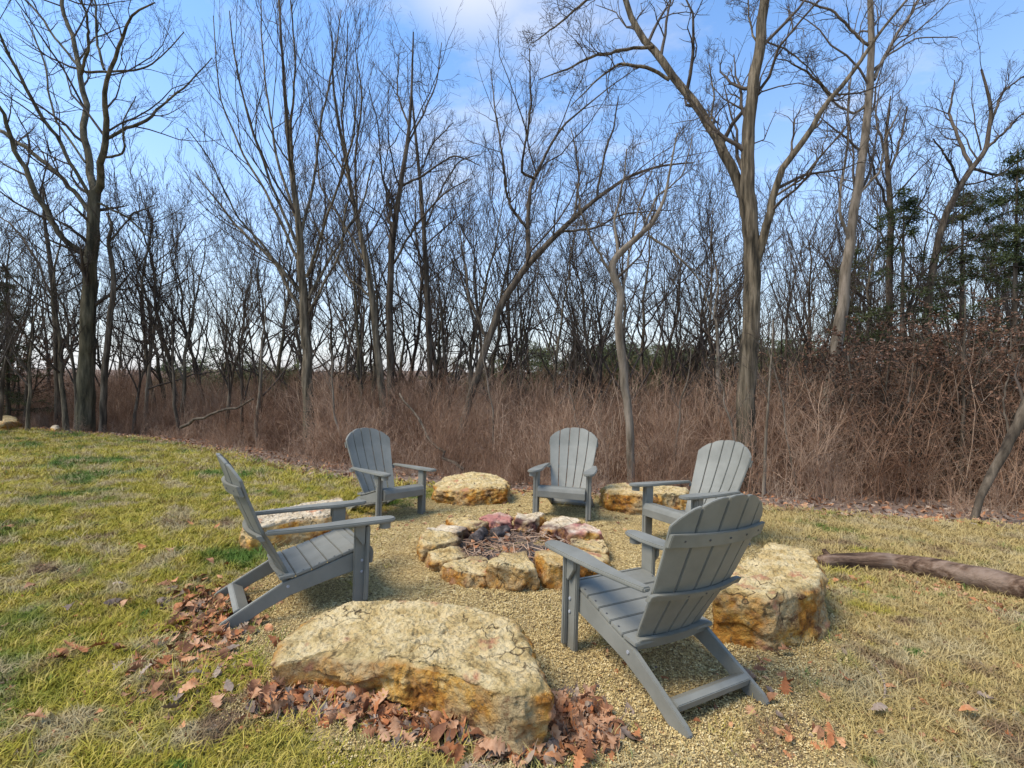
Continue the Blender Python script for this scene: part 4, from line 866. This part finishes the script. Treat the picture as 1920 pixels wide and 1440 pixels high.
scatter('undergrowth', tall, np.stack([X, Y, Z], 1), np.stack([0 * X, 0 * X, rng.random(n) * 6.28], 1), sc, np.where(rng.random(n) < .58, rng.integers(0, 5, n), rng.integers(5, 7, n)), kind='stuff', label='dense brown leafless brush filling the slope behind the lawn', category='undergrowth')
x1, y1, b1 = brush_pts(850, .3, 4.5, 22); n = len(x1)
scatter('dry_weeds', low, np.stack([x1, y1, terrain(x1, y1)], 1), np.stack([0 * x1, 0 * x1, rng.random(n) * 6.28], 1), rng.uniform(.5, 1., n) * np.clip(.35 + b1 * .35, 0, 1.25), rng.integers(0, 6, n), kind='stuff', label='low thin dry weeds along the edge of the lawn', category='weeds')
# distant wood reading as one mass
n = 150; X = rng.uniform(-110, 110, n); Y = rng.uniform(42, 120, n); k = np.abs(X) < Y * 1.3; X, Y = X[k], Y[k]; n = len(X)
Zt = terrain(X, Y); hh = (rng.uniform(.6, 2.6, n) * Y / 60 + HC - Zt) / 9
scatter('far_woods', [WP[q][1] for q in (0, 3, 5, 7)], np.stack([X, Y, Zt - hh * 2.], 1), np.stack([0 * X, 0 * X, rng.random(n) * 6.28], 1), hh, rng.integers(0, 4, n), kind='stuff', label='far-off bare woods along the skyline', category='woods')
# brown-leaved bushes at the right
def leaf_bush(seed, n=5200, r=1.0, h=2.2):
    g = np.random.default_rng(seed); K = 6
    P0 = np.zeros((9, 2, 3)); P0[:, 1, 2] = h; P0[:, :, :2] = g.normal(size=(9, 1, 2)) * .12; P0[:, 1, :2] += g.normal(size=(9, 2)) * .55
    s = np.linspace(0, 1, K)[None, :, None]; P = P0[:, :1] * (1 - s) + P0[:, 1:] * s + np.cumsum(g.normal(size=(9, K, 3)) * .04, 1); R = np.linspace(.022, .006, K)[None] * np.ones((9, 1))
    A, B = grow(P, R, 10, .45, .95, 6, .12, .02, tmin=.25, g=g); C, D = grow(A, B, 6, .45, .8, 4, .15, 0, g=g); D = np.maximum(D, .003)
    st = mesh('stems', *merge([tubes(P, R, 5), tubes(A, B, 3), tubes(C, D, 3)]), M['barkB'])
    ci = g.integers(0, len(C), n); ki = g.random(n) * 2.99; i0 = ki.astype(int); f = (ki - i0)[:, None]; p = C[ci, i0] * (1 - f) + C[ci, i0 + 1] * f
    dd = g.normal(size=(n, 3)) * [1, 1, .5] + [0, 0, -.5]; dd /= np.linalg.norm(dd, axis=1, keepdims=True); sv = np.cross(dd, g.normal(size=(n, 3))); sv /= np.linalg.norm(sv, axis=1, keepdims=True); L = g.uniform(.025, .055, (n, 1))
    V = np.stack([p, p + dd * L * .5 + sv * L * .3, p + dd * L, p + dd * L * .5 - sv * L * .3], 1)
    return st, mesh('leaves', V, np.arange(n * 4).reshape(-1, 4), M['beech'])
LB = [leaf_bush(600 + q) for q in range(3)]
for q, (px, Y, s, lab) in enumerate([(1640, 9.5, 1.35, 'brown-leaved bush right of the slim grey trunk'), (1730, 8.8, 1.3, 'brown-leaved bush below the right-hand pines, left of the leaning dead trunk'), (1830, 8.6, 1.45, 'tall brown-leaved bush above the leaning dead trunk'), (1930, 8.5, 1.5, 'brown-leaved bush at the right edge'),
                                    (1500, 12.5, 1.3, 'sparse brown-leaved bush between the thickest trunk and the slim grey one'), (1700, 12.0, 1.7, 'back brown-leaved bush under the pines'), (1860, 12.5, 1.8, 'back brown-leaved bush under the tallest pine'), (20, 17, 1.6, 'brown-leaved bush at the left edge of the wood')]):
    x = (px - 960) / F * Y; r = thing('leafy_bush', lab, 'bush', (x, Y, float(terrain(x, Y)) - .05), 'brown-leaved bushes')
    obj('stems', LB[q % 3][0], r); o = obj('leaves', LB[q % 3][1], r); o['kind'] = 'stuff'; r.rotation_euler = (0, 0, q * 1.3); r.scale = (s, s, s)

# ------------------------------------------------------------------ fallen oak leaves
def oak_leaf(seed, L=.11):
    g = np.random.default_rng(seed); n = 13; t = np.linspace(0, 1, n)
    lobes = np.array([.04, .14, .10, .30, .15, .42, .20, .46, .22, .36, .16, .22, .03]) * (1 + .15 * g.normal(size=n)); lobes = np.array([.03, .10, .17, .24, .29, .32, .32, .30, .26, .21, .15, .09, .02]) if seed % 20 in (2, 5) else lobes; w_ = lobes * L * .75
    cu, cv = g.uniform(-1.6, 1.6), g.uniform(.8, 2.6) * g.choice([-1, 1])
    x = (t - .5) * L; V = []
    for s in (-1, 0, 1):
        y = s * w_; z = cv * 6 * y ** 2 + cu * 5 * x ** 2 + g.normal(size=n) * .0025 + (abs(s)) * .3 * w_ * g.uniform(-.6, 1.)
        xs_ = x + (abs(s) * L * .05 * (lobes > .25)); V.append(np.stack([xs_, y, z], 1))
    V = np.concatenate(V); V[:, 2] -= V[:, 2].min(); Q = []
    for i in range(n - 1): Q += [(i, i + 1, n + i + 1, n + i), (n + i, n + i + 1, 2 * n + i + 1, 2 * n + i)]
    st = np.array([[-L * .5, 0, V[n, 2]], [-L * .5, .0025, V[n, 2]], [-L * .72, .004, V[n, 2] + .006], [-L * .72, .0015, V[n, 2] + .006]])
    return np.r_[V, st], np.array(Q + [(3 * n, 3 * n + 1, 3 * n + 2, 3 * n + 3)])
LM = {c: [mesh('leaf', *oak_leaf(700 + s + 20 * q), M[c], True) for s in range(7)] for q, c in enumerate(('leafO', 'leafB', 'leafG'))}
lbl = {}
def leaves(n, fn, label, group, mix=(.42, .38, .20), sc=(.5, .9), lift=(.01, .05), tilt=.5):
    for _ in range(n):
        px, py = fn(); p = gp(px, py); c = rng.choice(('leafO', 'leafB', 'leafG'), p=mix)
        o = obj('fallen_leaf', LM[c][int(rng.integers(0, 7))], None, (p[0], p[1], p[2] + rng.uniform(*lift)), label=label, category='leaf', group=group)
        o.rotation_euler = (rng.normal() * tilt, rng.normal() * tilt, rng.random() * 6.28); s = rng.uniform(*sc); o.scale = (s, s, s)
fx = np.array([470, 560, 660, 780, 900, 1000, 1060, 1140]); fy = np.array([1318, 1320, 1335, 1362, 1395, 1420, 1400, 1385])
def f_drift():
    x = rng.uniform(470, 1050); return x, np.interp(x, fx, fy) + rng.normal() * 19 + 8
leaves(96, f_drift, 'curled oak leaf in the drift along the ochre face of the front boulder', 'leaves drifted along the front boulder', lift=(.01, .06), tilt=.6, sc=(.5, 1.0))
leaves(24, lambda: (rng.normal(1090, 32), rng.normal(1380, 24)), 'oak leaf in the heap at the right end of the front boulder', 'leaves at the right end of the front boulder', lift=(.01, .06), tilt=.6)
leaves(44, lambda: (rng.normal(385, 38), rng.normal(1165, 34)), 'oak leaf in the heap round the rear feet of the side-on chair', 'leaves round the side-on chair', (.4, .45, .15), tilt=.6)
leaves(34, lambda: (rng.uniform(250, 430), rng.normal(1275, 28)), 'oak leaf in the loose drift between the side-on chair and the front boulder', 'leaves between chair and front boulder')
leaves(9, lambda: (rng.normal(160, 35), rng.normal(1228, 12)), 'orange oak leaf in the small group far left on the lawn', 'small group of leaves far left', (.8, .2, 0))
leaves(24, lambda: (rng.uniform(10, 470), rng.uniform(960, 1430)), 'single oak leaf lying loose on the left lawn', 'loose leaves on the left lawn', (.3, .3, .4), tilt=.3)
leaves(15, lambda: (rng.normal(1530, 60), rng.normal(1400, 14)), 'oak leaf in the row at the bottom right of the lawn', 'leaves at the bottom right', (.6, .4, 0), (.35, .62))
leaves(15, lambda: (rng.uniform(1460, 1910), rng.uniform(1080, 1390)), 'single oak leaf on the straw grass below the fallen log', 'leaves on the straw grass', (.5, .3, .2), (.4, .7), tilt=.3)
leaves(13, lambda: (rng.uniform(1400, 1480), rng.uniform(1235, 1350)), 'dull leaf by the rear foot of the near chair', 'leaves by the near chair', (.2, .5, .3), (.5, .8))
for q in range(40):
    r = .44 * math.sqrt(rng.random()); a = rng.random() * 6.28; o = obj('fallen_leaf', LM[('leafB', 'leafG', 'leafO')[q % 3]][q % 7], None, on_ash(r * math.cos(a), r * math.sin(a), .10), label='dry leaf lying in the ash of the fire pit', category='leaf', group='leaves in the fire pit'); o.rotation_euler = (rng.normal() * .5, rng.normal() * .5, rng.random() * 6.28); o.scale = (.75, .75, .75)
# leaf crumbs and litter: stuff
P = []; 
def crumbs(n, fn, s0, s1, lift=.008):
    for _ in range(n):
        p = gp(*fn()); P.append((*p[:2], p[2] + rng.uniform(0, lift * 3), rng.uniform(s0, s1)))
crumbs(620, lambda: (lambda x: (x, np.interp(x, fx, fy) + rng.normal() * 16 + 5))(rng.uniform(470, 1150)), .4, .9, .012)
crumbs(320, lambda: (rng.normal(1085, 38), rng.normal(1372, 28)), .45, .95, .015)
crumbs(420, lambda: (rng.normal(390, 42), rng.normal(1165, 36)), .4, .9, .012)
crumbs(350, lambda: (rng.uniform(230, 470), rng.normal(1265, 50)), .2, .5)
crumbs(500, lambda: (rng.uniform(0, 500), rng.uniform(880, 1430)), .12, .4)
crumbs(600, lambda: (rng.uniform(1080, 1910), rng.uniform(1010, 1430)), .1, .4)
crumbs(260, lambda: (lambda x: (x, np.interp(x, [1540, 1700, 1910], [1095, 1092, 1150]) + rng.normal() * 12))(rng.uniform(1545, 1910)), .2, .6)
crumbs(300, lambda: (rng.uniform(620, 1440), rng.uniform(940, 1000)), .3, .7)
P = np.array(P)
n = 5200; x = rng.uniform(-16, 12, n); b = rng.exponential(1.1, n) - .30; y = edge_y(x) + b; P2 = np.stack([x, y, terrain(x, y) + .02, rng.uniform(.45, .95, n)], 1)
nA = len(P); P = np.r_[P, P2]; n = len(P)
allm = sum(LM.values(), [])
scatter('leaf_litter', allm, P[:, :3], np.stack([rng.normal(0, .5, n), rng.normal(0, .5, n), rng.random(n) * 6.28], 1), P[:, 3], np.where(np.arange(n) < nA, rng.choice(21, n, p=np.r_[np.full(7, .36 / 7), np.full(7, .46 / 7), np.full(7, .18 / 7)]), rng.choice(21, n, p=np.r_[np.full(7, .06 / 7), np.full(7, .54 / 7), np.full(7, .40 / 7)])), kind='stuff', label='brown leaf litter strewn at the wood edge and under the drifts', category='leaf litter')
